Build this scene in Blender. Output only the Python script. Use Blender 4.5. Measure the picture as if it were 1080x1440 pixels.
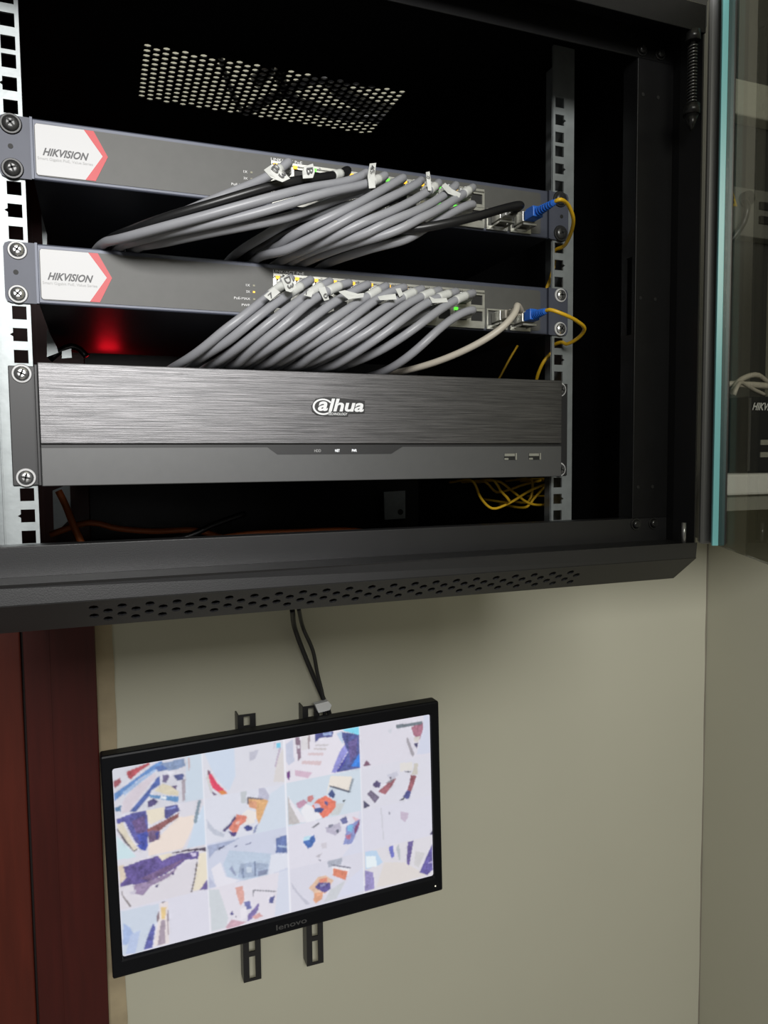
import bpy, bmesh, math, random
import numpy as np
from mathutils import Vector, Matrix
random.seed(7)
for o in list(bpy.data.objects): bpy.data.objects.remove(o)
SC = bpy.context.scene
COL = SC.collection
Z0 = 1.70            # height above the floor of the rack's own zero (top of the upper gap)

# ------------------------------------------------------------------ camera
CAM = np.array([-0.18247, -0.61173, -0.29573]); FPX = 1044.96
YAW, PIT, ROL = 0.36605, -0.06756, -0.0101
def basis(yaw, pit, rol):
    cy, sy, cp, sp, cr, sr = math.cos(yaw), math.sin(yaw), math.cos(pit), math.sin(pit), math.cos(rol), math.sin(rol)
    f = np.array([sy*cp, cy*cp, sp]); r = np.array([cy, -sy, 0.]); u = np.cross(r, f)
    return cr*r+sr*u, -sr*r+cr*u, f
CR, CU, CF = basis(YAW, PIT, ROL)
cd = bpy.data.cameras.new('camera'); cam = bpy.data.objects.new('camera', cd); COL.objects.link(cam)
m = Matrix.Identity(4)
for i in range(3):
    m[i][0], m[i][1], m[i][2] = CR[i], CU[i], -CF[i]
m[0][3], m[1][3], m[2][3] = CAM[0], CAM[1], CAM[2]+Z0
cam.matrix_world = m
cd.sensor_fit = 'VERTICAL'; cd.sensor_height = 36; cd.sensor_width = 27; cd.lens = FPX*36/1440
cd.clip_start = 0.01
SC.camera = cam

# ------------------------------------------------------------------ light
w = bpy.data.worlds.new('world'); SC.world = w; w.use_nodes = True
w.node_tree.nodes['Background'].inputs[0].default_value = (1, .98, .93, 1)
w.node_tree.nodes['Background'].inputs[1].default_value = 0.2
def area(name, loc, target, sx, sy, power, col):
    l = bpy.data.lights.new(name, 'AREA'); l.shape = 'RECTANGLE'; l.size = sx; l.size_y = sy; l.energy = power; l.color = col
    o = bpy.data.objects.new(name, l); COL.objects.link(o)
    o.location = (loc[0], loc[1], loc[2]+Z0)
    d = Vector(target)-Vector(loc); o.rotation_euler = d.to_track_quat('-Z', 'Y').to_euler()
    return o
area('ceiling_light', (-.22, -1.9, .36), (0, 0, -.35), .85, .5, 46, (1, .99, .97))
SC.view_settings.view_transform = 'Standard'; SC.view_settings.look = 'None'
SC.view_settings.exposure = 0; SC.view_settings.gamma = 1
SC.view_settings.use_curve_mapping = False

# ------------------------------------------------------------------ helpers
def at(x, y, Y=None, X=None, Z=None):
    d = CF+(x-540)/FPX*CR-(y-720)/FPX*CU
    if Y is not None: t = (Y-CAM[1])/d[1]
    elif X is not None: t = (X-CAM[0])/d[0]
    else: t = (Z-CAM[2])/d[2]
    return CAM+d*t
def lin(c):
    return tuple(((v/255)/12.92 if v/255 <= .04045 else ((v/255+.055)/1.055)**2.4) for v in c)
MATS = {}
def mat(name, col, rough=.5, metal=0., noise=0., nscale=40., bump=0., bscale=200., spec=.5, stretch=None, emit=0., coat=0.):
    """procedural principled material; col is linear rgb"""
    if name in MATS: return MATS[name]
    M = bpy.data.materials.new(name); M.use_nodes = True
    nt = M.node_tree; b = nt.nodes['Principled BSDF']
    b.inputs['Base Color'].default_value = (*col, 1); b.inputs['Roughness'].default_value = rough
    b.inputs['Metallic'].default_value = metal; b.inputs['Specular IOR Level'].default_value = spec
    b.inputs['Coat Weight'].default_value = coat
    if emit:
        b.inputs['Emission Color'].default_value = (*col, 1); b.inputs['Emission Strength'].default_value = emit
    if noise or bump:
        tc = nt.nodes.new('ShaderNodeTexCoord'); mp = nt.nodes.new('ShaderNodeMapping')
        if stretch: mp.inputs['Scale'].default_value = stretch
        nt.links.new(tc.outputs['Object'], mp.inputs['Vector'])
    if noise:
        n = nt.nodes.new('ShaderNodeTexNoise'); n.inputs['Scale'].default_value = nscale; n.inputs['Detail'].default_value = 5
        nt.links.new(mp.outputs['Vector'], n.inputs['Vector'])
        mx = nt.nodes.new('ShaderNodeMix'); mx.data_type = 'RGBA'
        mx.inputs['A'].default_value = (*[v*(1-noise) for v in col], 1); mx.inputs['B'].default_value = (*[min(1, v*(1+noise)) for v in col], 1)
        nt.links.new(n.outputs['Fac'], mx.inputs['Factor']); nt.links.new(mx.outputs['Result'], b.inputs['Base Color'])
    if bump:
        n2 = nt.nodes.new('ShaderNodeTexNoise'); n2.inputs['Scale'].default_value = bscale; n2.inputs['Detail'].default_value = 3
        nt.links.new(mp.outputs['Vector'], n2.inputs['Vector'])
        bp = nt.nodes.new('ShaderNodeBump'); bp.inputs['Strength'].default_value = bump; bp.inputs['Distance'].default_value = .001
        nt.links.new(n2.outputs['Fac'], bp.inputs['Height']); nt.links.new(bp.outputs['Normal'], b.inputs['Normal'])
    MATS[name] = M
    return M
class MB:
    """collects world-space shapes; build() links them as ONE mesh object"""
    def __init__(s): s.v = []; s.f = []; s.sm = []
    def add(s, vs, fs, smooth=False):
        b = len(s.v); s.v += [tuple(map(float, q)) for q in vs]; s.f += [tuple(i+b for i in f) for f in fs]; s.sm += [smooth]*len(fs); return s
    def box(s, x0, x1, y0, y1, z0, z1):
        x0, x1 = sorted((x0, x1)); y0, y1 = sorted((y0, y1)); z0, z1 = sorted((z0, z1))
        return s.add([(x, y, z) for x in (x0, x1) for y in (y0, y1) for z in (z0, z1)],
                     [(0, 1, 3, 2), (4, 6, 7, 5), (0, 4, 5, 1), (2, 3, 7, 6), (0, 2, 6, 4), (1, 5, 7, 3)])
    def obox(s, o, a, b, c, ra, rb, rc):
        """oriented box: origin o, axes a b c, ranges"""
        o, a, b, c = map(np.asarray, (o, a, b, c))
        vs = [o+a*i+b*j+c*k for i in ra for j in rb for k in rc]
        return s.add(vs, [(0, 1, 3, 2), (4, 6, 7, 5), (0, 4, 5, 1), (2, 3, 7, 6), (0, 2, 6, 4), (1, 5, 7, 3)])
    def prism(s, poly, d):
        """polygon (3d points) extruded by vector d"""
        n = len(poly); d = np.asarray(d, float); P = [np.asarray(p, float) for p in poly]
        vs = P+[p+d for p in P]
        fs = [tuple(range(n)), tuple(range(2*n-1, n-1, -1))]+[(i, i+n, (i+1) % n+n, (i+1) % n) for i in range(n)]
        return s.add(vs, fs)
    def cyl(s, o, d, r, h, n=16, r2=None, cap=True):
        o = np.asarray(o, float); d = np.asarray(d, float); d = d/np.linalg.norm(d)
        a = np.cross(d, (0, 0, 1.) if abs(d[2]) < .9 else (1., 0, 0)); a /= np.linalg.norm(a); b = np.cross(d, a)
        r2 = r if r2 is None else r2
        vs = [o+a*math.cos(t)*r+b*math.sin(t)*r for t in np.arange(n)*2*math.pi/n]+[o+d*h+a*math.cos(t)*r2+b*math.sin(t)*r2 for t in np.arange(n)*2*math.pi/n]
        s.add(vs, [(i, (i+1) % n, (i+1) % n+n, i+n) for i in range(n)], True)
        if cap: 
            s.add(vs[:n], [tuple(range(n-1, -1, -1))]); s.add(vs[n:], [tuple(range(n))])
        return s
    def tube(s, pts, r, n=10, step=.006, cap=True):
        P = smooth_path(pts, step); T = np.gradient(P, axis=0); T /= np.linalg.norm(T, axis=1)[:, None]
        a = np.cross(T[0], (0, 0, 1.)); 
        if np.linalg.norm(a) < .1: a = np.cross(T[0], (1., 0, 0))
        vs = []
        for p, t in zip(P, T):
            a = a-t*np.dot(a, t); a /= np.linalg.norm(a); b = np.cross(t, a)
            vs += [p+r*(a*math.cos(k*2*math.pi/n)+b*math.sin(k*2*math.pi/n)) for k in range(n)]
        m_ = len(P); fs = [(i*n+k, i*n+(k+1) % n, (i+1)*n+(k+1) % n, (i+1)*n+k) for i in range(m_-1) for k in range(n)]
        s.add(vs, fs, True)
        if cap: s.add(vs[:n], [tuple(range(n-1, -1, -1))]); s.add(vs[-n:], [tuple(range(n))])
        return s
    def build(s, name, M, parent=None, bev=0., seg=2):
        L = np.zeros(3); p = parent
        while p is not None: L = L+np.array(p.location); p = p.parent
        me = bpy.data.meshes.new(name)
        me.from_pydata([tuple(np.array(v)-L) for v in s.v], [], s.f); me.update()
        me.polygons.foreach_set('use_smooth', s.sm)
        me.materials.append(M)
        bm = bmesh.new(); bm.from_mesh(me); bmesh.ops.remove_doubles(bm, verts=bm.verts, dist=1e-7); bmesh.ops.recalc_face_normals(bm, faces=bm.faces); bm.to_mesh(me); bm.free()
        o = bpy.data.objects.new(name, me); COL.objects.link(o); o.parent = parent
        if bev:
            md = o.modifiers.new('edge', 'BEVEL'); md.width = bev; md.segments = seg; md.limit_method = 'ANGLE'
        return o
def smooth_path(pts, step):
    P = np.array(pts, float); P = np.vstack([2*P[0]-P[1], P, 2*P[-1]-P[-2]]); out = []
    for i in range(1, len(P)-2):
        p0, p1, p2, p3 = P[i-1:i+3]; n = max(2, int(np.linalg.norm(p2-p1)/step))
        # centripetal catmull-rom
        t0 = 0; t1 = t0+np.linalg.norm(p1-p0)**.5; t2 = t1+np.linalg.norm(p2-p1)**.5; t3 = t2+np.linalg.norm(p3-p2)**.5
        for t in np.linspace(t1, t2, n, endpoint=False):
            A1 = (t1-t)/(t1-t0)*p0+(t-t0)/(t1-t0)*p1; A2 = (t2-t)/(t2-t1)*p1+(t-t1)/(t2-t1)*p2; A3 = (t3-t)/(t3-t2)*p2+(t-t2)/(t3-t2)*p3
            B1 = (t2-t)/(t2-t0)*A1+(t-t0)/(t2-t0)*A2; B2 = (t3-t)/(t3-t1)*A2+(t-t1)/(t3-t1)*A3
            out.append((t2-t)/(t2-t1)*B1+(t-t1)/(t2-t1)*B2)
    out.append(P[-2])
    return np.array(out)
def thing(name, label, cat, loc, group=None):
    o = bpy.data.objects.new(name, None); COL.objects.link(o); o.location = tuple(map(float, loc)); o.empty_display_size = .02
    return tag(o, label, cat, group)
def tag(o, label, cat, group=None):
    o['label'] = label; o['category'] = cat
    if group: o['group'] = group
    return o
def struct(o, label=None):
    o['kind'] = 'structure'
    if label: o['label'] = label
    return o
def copy_tree(o, parent=None):
    c = o.copy(); COL.objects.link(c); c.parent = parent
    for ch in list(o.children): copy_tree(ch, c)
    return c
_txt = {}
def glyphs(s, bold=0., shear=0.):
    """unit text outline from the built-in font -> 2d verts scaled to height of its box, tris"""
    k = (s, bold, shear)
    if k in _txt: return _txt[k]
    cu = bpy.data.curves.new('lettering', 'FONT'); cu.body = s; cu.offset = bold; cu.shear = shear; cu.resolution_u = 3
    o = bpy.data.objects.new('lettering', cu); COL.objects.link(o)
    me = o.to_mesh(); v = np.array([q.co[:2] for q in me.vertices]); f = [tuple(p.vertices) for p in me.polygons]
    o.to_mesh_clear(); bpy.data.objects.remove(o); bpy.data.curves.remove(cu)
    v = v-v.min(0); _txt[k] = (v, f); return _txt[k]
def lettering(mb, s, o, ex, ez, width, height, bold=0., shear=0.):
    """flat print of s: lower-left corner o, unit axes ex, ez, fitted into width x height"""
    v, f = glyphs(s, bold, shear); sc = v.max(0); ex = np.asarray(ex, float); ez = np.asarray(ez, float); o = np.asarray(o, float)
    mb.add([o+ex*(q[0]/sc[0]*width)+ez*(q[1]/sc[1]*height) for q in v], f); return mb
def ring(mb, o, eu, ev, rect, hole):
    """faces between matching outer and inner outlines (2d lists of equal length) on plane o,eu,ev"""
    n = len(rect); P = [o+eu*a+ev*b for a, b in rect]+[o+eu*a+ev*b for a, b in hole]
    mb.add(P, [(i, (i+1) % n, (i+1) % n+n, i+n) for i in range(n)])
OCT = [(1, 0), (1, 1), (0, 1), (-1, 1), (-1, 0), (-1, -1), (0, -1), (1, -1)]
def perforated(mb, o, eu, ev, en, cols, rows, pu, pv, r, th, skip=()):
    """staggered round holes; o = corner, strip of cols*pu by (rows+.5)*pv, thickness th along en"""
    o, eu, ev, en = [np.asarray(q, float) for q in (o, eu, ev, en)]
    for c in range(cols):
        off = 0 if c % 2 == 0 else .5*pv
        a, b = (rows*pv, (rows+.5)*pv) if c % 2 == 0 else (0, .5*pv)
        for z in (0, th):
            mb.add([o+en*z+eu*x+ev*y for x, y in ((c*pu, a), ((c+1)*pu, a), ((c+1)*pu, b), (c*pu, b))], [(0, 1, 2, 3)])
        for k in range(rows):
            q = o+eu*(c+.5)*pu+ev*(off+(k+.5)*pv)
            rect = [(x*pu/2, y*pv/2) for x, y in OCT]
            hole = [(r*math.cos(i*math.pi/4), r*math.sin(i*math.pi/4)) for i in range(8)]
            ring(mb, q, eu, ev, rect, hole); ring(mb, q+en*th, eu, ev, rect, hole)
            h0 = [q+eu*x+ev*y for x, y in hole]; h1 = [p+en*th for p in h0]
            mb.add(h0+h1, [(i, (i+1) % 8, (i+1) % 8+8, i+8) for i in range(8)])
    return mb
X_, Y_, Z_ = np.eye(3)

# ------------------------------------------------------------------ materials
black_paint = mat('black_powder_coat', (.006, .006, .0065), .4, 0, .25, 60, .08, 900, spec=.22)
black_paint_lit = mat('black_powder_coat_lit', (.010, .010, .011), .36, 0, .15, 50, .06, 1200)  # same paint as the posts, painted lighter and shinier where the frame catches light
galv = mat('galvanised_steel', (.30, .325, .33), .45, .5, .22, 90, .05, 300)
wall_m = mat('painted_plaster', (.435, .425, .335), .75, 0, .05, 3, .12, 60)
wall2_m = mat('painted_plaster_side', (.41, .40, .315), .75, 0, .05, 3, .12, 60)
plaster_raw = mat('bare_plaster_edge', (.33, .27, .17), .85, 0, .35, 25, .5, 90)
ceil_m = mat('ceiling_paint', (.36, .36, .28), .8, 0, .04, 5)
floor_m = mat('floor_tile', (.35, .33, .3), .4, 0, .1, 8)
wood_m = mat('red_stained_wood', (.048, .0055, .0035), .42, 0, .35, 18, .03, 60, stretch=(6, 6, .5), spec=.3)
wood_d = mat('red_stained_wood_leaf', (.075, .0115, .0055), .42, 0, .35, 18, .03, 60, stretch=(6, 6, .5), spec=.3)
sw_blue = mat('blue_grey_switch_case', (.07, .078, .108), .42, .2, .08, 80)
sw_face = mat('charcoal_switch_face', (.075, .075, .07), .5, 0, .12, 120)
sw_ear = mat('slate_blue_ear', (.066, .072, .098), .5, .1, .1, 100)
white_print = mat('white_sticker', (.57, .57, .58), .45)
red_print = mat('red_sticker', (.56, .022, .032), .45)
dark_ink = mat('dark_ink', (.06, .06, .065), .5)
grey_ink = mat('pale_grey_ink', (.35, .35, .35), .5)
white_ink = mat('white_ink', (.75, .75, .75), .5)
silver = mat('nickel_port_shield', (.50, .50, .46), .34, .7, .15, 200)
hole_m = mat('port_recess', (.006, .006, .006), .6)
screw_m = mat('bright_screw_steel', (.75, .75, .75), .22, .9, .2, 300)
screw_d = mat('dark_screw_steel', (.07, .07, .07), .3, .6, .3, 300)
washer_w = mat('white_plastic_washer', (.52, .52, .52), .4)
washer_b = mat('black_plastic_washer', (.02, .02, .02), .4)
led_y = mat('amber_port_light', lin((235, 175, 40)), .4, emit=1.1)
led_g = mat('green_port_light', lin((90, 225, 60)), .4, emit=1.2)
led_off = mat('unlit_port_light', (.25, .24, .16), .4)
led_w = mat('white_status_light', (.9, .92, .95), .4, emit=.75)
cab_grey = mat('grey_cable_jacket', (.31, .315, .34), .38, 0, .15, 30, .05, 400)
cab_grey_shaded = mat('shaded_grey_cable_jacket', (.2, .205, .22), .4, 0, .15, 30)  # grey jacket colour darkened for cables shaded behind the front layer
cab_black = mat('black_cable_jacket', (.012, .012, .013), .35)
cab_beige = mat('beige_cable_jacket', (.50, .46, .39), .42)
cab_yellow = mat('yellow_fibre_jacket', (.72, .43, .02), .4)
cab_orange = mat('orange_fibre_jacket', (.62, .15, .03), .45)
blue_plastic = mat('blue_connector_plastic', (.02, .13, .55), .35)
clear_plug = mat('clear_plug_plastic', (.36, .37, .36), .2, spec=.6)
tag_m = mat('white_label_tape', (.60, .61, .585), .5)
nvr_low = mat('recorder_lower_panel', (.095, .096, .097), .42, .3, .06, 150)
nvr_body = mat('recorder_black_case', (.016, .016, .017), .45)
nvr_ear = mat('recorder_dark_ear', (.026, .026, .027), .45, .1)
mon_black = mat('monitor_black_plastic', (.0035, .004, .0055), .42, spec=.15)
bracket_m = mat('black_bracket_steel', (.01, .01, .011), .4)
teal_m = mat('teal_glass_edge', (.30, .80, .88), .25)
def brushed():
    M = bpy.data.materials.new('brushed_black_aluminium'); M.use_nodes = True; nt = M.node_tree; b = nt.nodes['Principled BSDF']
    tc = nt.nodes.new('ShaderNodeTexCoord'); mp = nt.nodes.new('ShaderNodeMapping'); mp.inputs['Scale'].default_value = (14, 60, 900)
    n = nt.nodes.new('ShaderNodeTexNoise'); n.inputs['Scale'].default_value = 1.6; n.inputs['Detail'].default_value = 6; n.inputs['Roughness'].default_value = .65
    nt.links.new(tc.outputs['Object'], mp.inputs['Vector']); nt.links.new(mp.outputs['Vector'], n.inputs['Vector'])
    cr = nt.nodes.new('ShaderNodeValToRGB'); cr.color_ramp.elements[0].position = .3; cr.color_ramp.elements[1].position = .72
    cr.color_ramp.elements[0].color = (.06, .06, .062, 1); cr.color_ramp.elements[1].color = (.20, .195, .20, 1)
    nt.links.new(n.outputs['Fac'], cr.inputs['Fac']); nt.links.new(cr.outputs['Color'], b.inputs['Base Color'])
    b.inputs['Metallic'].default_value = .85; b.inputs['Roughness'].default_value = .38
    bp = nt.nodes.new('ShaderNodeBump'); bp.inputs['Strength'].default_value = .35; bp.inputs['Distance'].default_value = .0004
    nt.links.new(n.outputs['Fac'], bp.inputs['Height']); nt.links.new(bp.outputs['Normal'], b.inputs['Normal'])
    return M
brush_m = brushed()
def glass(name, tint):
    M = bpy.data.materials.new(name); M.use_nodes = True; nt = M.node_tree; nt.nodes.clear()
    out = nt.nodes.new('ShaderNodeOutputMaterial'); mx = nt.nodes.new('ShaderNodeMixShader'); tr = nt.nodes.new('ShaderNodeBsdfTransparent')
    gl = nt.nodes.new('ShaderNodeBsdfGlossy'); lw = nt.nodes.new('ShaderNodeLayerWeight'); lw.inputs['Blend'].default_value = .5
    pw = nt.nodes.new('ShaderNodeMath'); pw.operation = 'POWER'; pw.inputs[1].default_value = 5
    ma = nt.nodes.new('ShaderNodeMath'); ma.operation = 'MULTIPLY_ADD'; ma.inputs[1].default_value = .6; ma.inputs[2].default_value = .025
    tr.inputs['Color'].default_value = (*tint, 1); gl.inputs['Roughness'].default_value = .015
    nt.links.new(lw.outputs['Facing'], pw.inputs[0]); nt.links.new(pw.outputs[0], ma.inputs[0]); nt.links.new(ma.outputs[0], mx.inputs['Fac'])
    nt.links.new(tr.outputs[0], mx.inputs[1]); nt.links.new(gl.outputs[0], mx.inputs[2]); nt.links.new(mx.outputs[0], out.inputs['Surface'])
    return M
door_glass = glass('tinted_door_glass', (.60, .60, .56))

# ------------------------------------------------------------------ the room
WY = .5; WX = .915; FZ = -Z0; CZ = 1.15
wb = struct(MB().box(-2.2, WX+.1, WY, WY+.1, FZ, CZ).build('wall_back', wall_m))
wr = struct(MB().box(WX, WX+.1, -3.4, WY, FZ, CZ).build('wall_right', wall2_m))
struct(MB().box(-2.2, WX+.1, -3.4, WY+.1, FZ-.1, FZ).build('floor', floor_m))
struct(MB().box(-2.2, WX+.1, -3.4, WY+.1, CZ, CZ+.1).build('ceiling', ceil_m))
# wooden door beside the wall: leaf and casing
d = bpy.data.objects.new('door_1', None); COL.objects.link(d); d.location = (-.5, WY, FZ); struct(d, 'dark red wooden door with casing beside the wall monitor')
c_ = MB().box(-.2845, -.1945, WY-.022, WY, FZ, .36); c_.box(-1.25, -1.16, WY-.022, WY, FZ, .36); c_.box(-1.16, -.2845, WY-.022, WY, .27, .36)
c_.build('door_casing', wood_m, d, bev=.0015)
MB().box(-.2545, -.2525, WY-.0226, WY-.022, FZ, .27).build('casing_bead', wood_m, d)
MB().box(-.2890, -.2840, WY-.004, WY, FZ, .268).build('door_gap_strip', mat('door_gap_shade', (.008, .003, .002), .8), d)  # dark strip painted in for the shade between leaf and casing
MB().box(-1.158, -.2885, WY-.014, WY, FZ, .268).build('door_leaf', wood_d, d, bev=.002)
tr = MB()
N = 60; zs = np.linspace(FZ, .36, N); xr = [-.1705+random.uniform(-.0016, .0016) for _ in zs]
tr.add([(x, WY-.0035, z) for z, xx in zip(zs, xr) for x in (-.1945, xx)]+[(x, WY, z) for z, xx in zip(zs, xr) for x in (-.1945, xx)],
       [(2*i, 2*i+1, 2*i+3, 2*i+2) for i in range(N-1)]+[(2*i+1, 2*i+1+2*N, 2*i+3+2*N, 2*i+3) for i in range(N-1)])
struct(tr.build('trim_1', plaster_raw), 'rough unpainted plaster edge along the red door casing')
# hairline crack in the corner of the two walls
ck = [(WX-.0004, WY-.0004, z) for z in np.linspace(FZ, .6, 40)]
ck = [(x+random.uniform(-.0016, .0004), y, z) for x, y, z in ck]
struct(MB().tube(ck, .0011, 6, .02).build('trim_2', mat('crack_filler', (.2, .18, .14), .9)), 'uneven filler line in the wall corner')

# ------------------------------------------------------------------ the cabinet
HW = .3; CB, CT = -.4035, .0995
cab = thing('network_cabinet', 'open black wall cabinet with perforated panels, holding the stacked network devices', 'cabinet', (0, .2, CB))
for s in (-1, 1):
    MB().box(s*(HW-.0015), s*HW, -.083, .49, CB, CT).build('side_panel', black_paint, cab)
MB().box(-HW+.0015, HW-.0015, .4875, .49, CB, CT).build('back_panel', black_paint, cab)
MB().box(-HW+.0015, HW-.0015, -.083, .4875, CB, CB+.0015).build('bottom_panel', black_paint, cab)
tp = MB(); nu, nr, pu, pv = 31, 12, .00866, .0093
vx0 = .0045-nu*pu/2; vy0 = .1435; vx1 = vx0+nu*pu; vy1 = vy0+(nr+.5)*pv
perforated(tp, (vx0, vy0, CT-.0015), X_, Y_, Z_, nu, nr, pu, pv, .0036, .0015)
for x0, x1, y0, y1 in ((-HW+.0015, HW-.0015, -.083, vy0), (-HW+.0015, HW-.0015, vy1, .4875), (-HW+.0015, vx0, vy0, vy1), (vx1, HW-.0015, vy0, vy1)):
    tp.box(x0, x1, y0, y1, CT-.0015, CT)
tp.build('perforated_top_panel', black_paint, cab)
# bottom sill of the front frame
MB().box(-HW+.0015, HW-.0015, -.075, -.0735, -.3695, -.3485).box(-HW+.0015, HW-.0015, -.0735, -.06, -.35, -.3485).build('sill_upstand', black_paint_lit, cab, bev=.0006)
MB().box(-HW, HW, -.11, -.0735, -.3705, -.369).box(-HW, HW, -.11, -.1085, -.382, -.369).build('front_sill', black_paint_lit, cab, bev=.0008)
sl = MB(); e0 = np.array((0, -.11, -.382)); e1 = np.array((0, -.083, CB)); ev = e1-e0; ln = np.linalg.norm(ev); ev /= ln; en = np.cross(X_, ev)
en = en if en[1] > 0 else -en
hc, hr = 44, 2; hx0 = -.1925; marg = .0035
hv = (ln-2*marg)/(hr+.5)
perforated(sl, e0+X_*hx0+ev*marg, X_, ev, en, hc, hr, .00866, hv, .0031, .0012)
for x0, x1, v0, v1 in ((-HW, HW, 0, marg), (-HW, HW, ln-marg, ln), (-HW, hx0, marg, ln-marg), (hx0+hc*.00866, HW, marg, ln-marg)):
    sl.obox(e0, X_, ev, en, (x0, x1), (v0, v1), (0, .0012))
sl.build('perforated_chamfer', black_paint_lit, cab)
for s in (-1, 1):
    MB().prism([(s*HW, -.0735, -.369), (s*HW, -.1085, -.3695), (s*HW, -.1085, -.382), (s*HW, -.083, CB+.001), (s*HW, -.0735, CB+.001)], (-s*.0015, 0, 0)).build('sill_end_cap', black_paint_lit, cab)
# top beam of the front frame
MB().box(-HW+.0015, HW-.0015, -.075, -.0735, .047, .072).build('lintel_lip', black_paint, cab, bev=.0006)
MB().box(-HW, HW, -.11, -.1085, .056, .078).box(-HW, HW, -.1085, -.0735, .072, .0735).prism([(-HW, -.11, .078), (-HW, -.083, CT), (-HW, -.0815, CT-.001), (-HW, -.1085, .078)], (2*HW, 0, 0)).build('front_lintel', black_paint, cab, bev=.0006)
# posts
for s in (-1, 1):
    MB().box(s*.26, s*(HW-.0015), -.075, -.0735, -.3485, .047).build('front_post', black_paint, cab, bev=.0005)
    fl = MB(); xa, xb = s*.26, s*.2612
    fl.box(xa, xb, -.0735, -.0705, -.3485, .047).box(xa, xb, -.063, -.0565, -.3485, .047).box(xa, xb, -.0705, -.063, -.119, .047).box(xa, xb, -.0705, -.063, -.3485, -.186)
    fl.build('post_flange', black_paint, cab)
    MB().box(s*(HW-.0015), s*HW, -.1085, -.083, -.369, .072).build('frame_side', black_paint_lit, cab)
    for z in (-.3535, .0535):
        for x in (.2635, .283):
            b = MB().cyl((s*x, -.075, z), (0, -1, 0), .0052, .0012, 16); b.cyl((s*x, -.0762, z), (0, -1, 0), .0042, .0022, 16, .0026)
            b.build('frame_bolt', mat('dark_bolt', (.05, .05, .05), .25, .7), cab)
    for z in (.017, -.155, -.3205):
        for x in (.2655, .2815):
            MB().cyl((s*x, -.0751, z), (0, -1, 0), .0016, .0004, 10).build('post_hole_disc', hole_m, cab)  # black discs painting the shade of small holes in the post
# mounting rails with square holes
def rail(s):
    mb = MB(); x0, x1 = .2250, .2485; xc = .2325; h = .0048
    def zz(n, k): return -(n*.04445+.00635+.015875*k)
    cells = []
    for n in range(-2, 8):
        for k in range(3):
            t = zz(n, k)+(.0079375 if k else .00635); b = zz(n, k)-(.0079375 if k < 2 else .00635)
            cells.append((zz(n, k), b, t, k == 1, n >= -1))
    zt = cells[0][2]; zb = cells[-1][1]
    for zc, b, t, notch, open_ in cells:
        q = np.array((s*xc, 0, zc)); eu = X_*s
        A, B = x0-xc, x1-xc; lo, hi = b-zc, t-zc
        if open_:
            nt_ = .0022 if notch else 0
            rect = [(B, hi), (A, hi), (A, 0), (A, lo), (B, lo), (B, -.0012), (B, 0), (B, .0012)]
            hole = [(h, h), (-h, h), (-h, 0), (-h, -h), (h, -h), (h, -.0014), (h+nt_, 0), (h, .0014)]
        else:
            rect = [(B, hi), (A, hi), (A, lo), (B, lo)]; hole = [(0, 0)]*4
        for dy in (0, .002):
            ring(mb, q+Y_*dy, eu, Z_, rect, hole)
        if open_:
            hh = [q+eu*a+Z_*c for a, c in hole]; n_ = len(hh)
            mb.add(hh+[p+Y_*.002 for p in hh], [(i, (i+1) % n_, (i+1) % n_+n_, i+n_) for i in range(n_)])
    mb.box(s*x0, s*x1, 0, .002, zb, -.40)
    mb.box(s*.2468, s*.2485, .002, .045, -.40, zt)
    return mb.build('mounting_rail', galv, cab)
rl, rr = rail(-1), rail(1)
rl['label'] = 'galvanised rail with square holes beside the logo stickers'; rr['label'] = 'galvanised rail with square holes beside the yellow fibre loops'
MB().box(-.2975, -.2490, .004, .006, -.40, .09).build('rail_bracket', galv, cab, bev=.0005)
MB().box(-.2487, -.2479, -.0008, 0, -.40, .088).build('rail_fold', galv, cab)
for q in ([(58, 300), (66, 330), (66, 345), (60, 345)], [(66, 462), (80, 488), (82, 496), (66, 502)], [(87, 494), (100, 490), (101, 503), (87, 504)]):
    MB().prism([at(x, y, Y=.09) for x, y in q], (0, .0015, 0)).build('rail_brace', galv, cab)
MB().prism([at(x, y, Y=.40) for x, y in ((74, 690), (98, 680), (100, 728), (76, 752))], (0, .002, 0)).build('rear_bracket', galv, cab)
rb = MB(); P = [at(x, y, Y=.46) for x, y in ((540, 692), (570, 690), (570, 729), (541, 731))]; rb.prism(P, (0, .003, 0)); rb.build('rear_bracket', galv, cab)
MB().cyl(at(563, 720, Y=.46), (0, -1, 0), .0045, .0008, 14).build('bracket_hole', hole_m, cab)
# hinge pins
hp = MB(); hx, hy = .2895, -.1065
hp.cyl((hx, hy, -.006), (0, 0, 1), .0022, .066, 12); hp.cyl((hx, hy, -.010), (0, 0, 1), .0068, .008, 16); hp.cyl((hx, hy, -.022), (0, 0, 1), .0012, .012, 12, .006); hp.cyl((hx, hy, .049), (0, 0, 1), .0062, .008, 16)
hp.build('hinge_pin', mat('black_hinge_steel', (.015, .015, .015), .3, .4), cab)
co = [(hx+.0032*math.cos(t), hy+.0032*math.sin(t), -.001+t/(2*math.pi)*.0026) for t in np.arange(0, 2*math.pi*18, .45)]
MB().tube(co, .0009, 6, .01).build('hinge_spring', mat('spring_steel', (.10, .10, .10), .25, .8), cab)
MB().cyl((.2875, -.108, -.3688), (0, 0, 1), .0019, .018, 12).build('hinge_pin', mat('pin_steel', (.3, .3, .3), .3, .8), cab)
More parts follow.
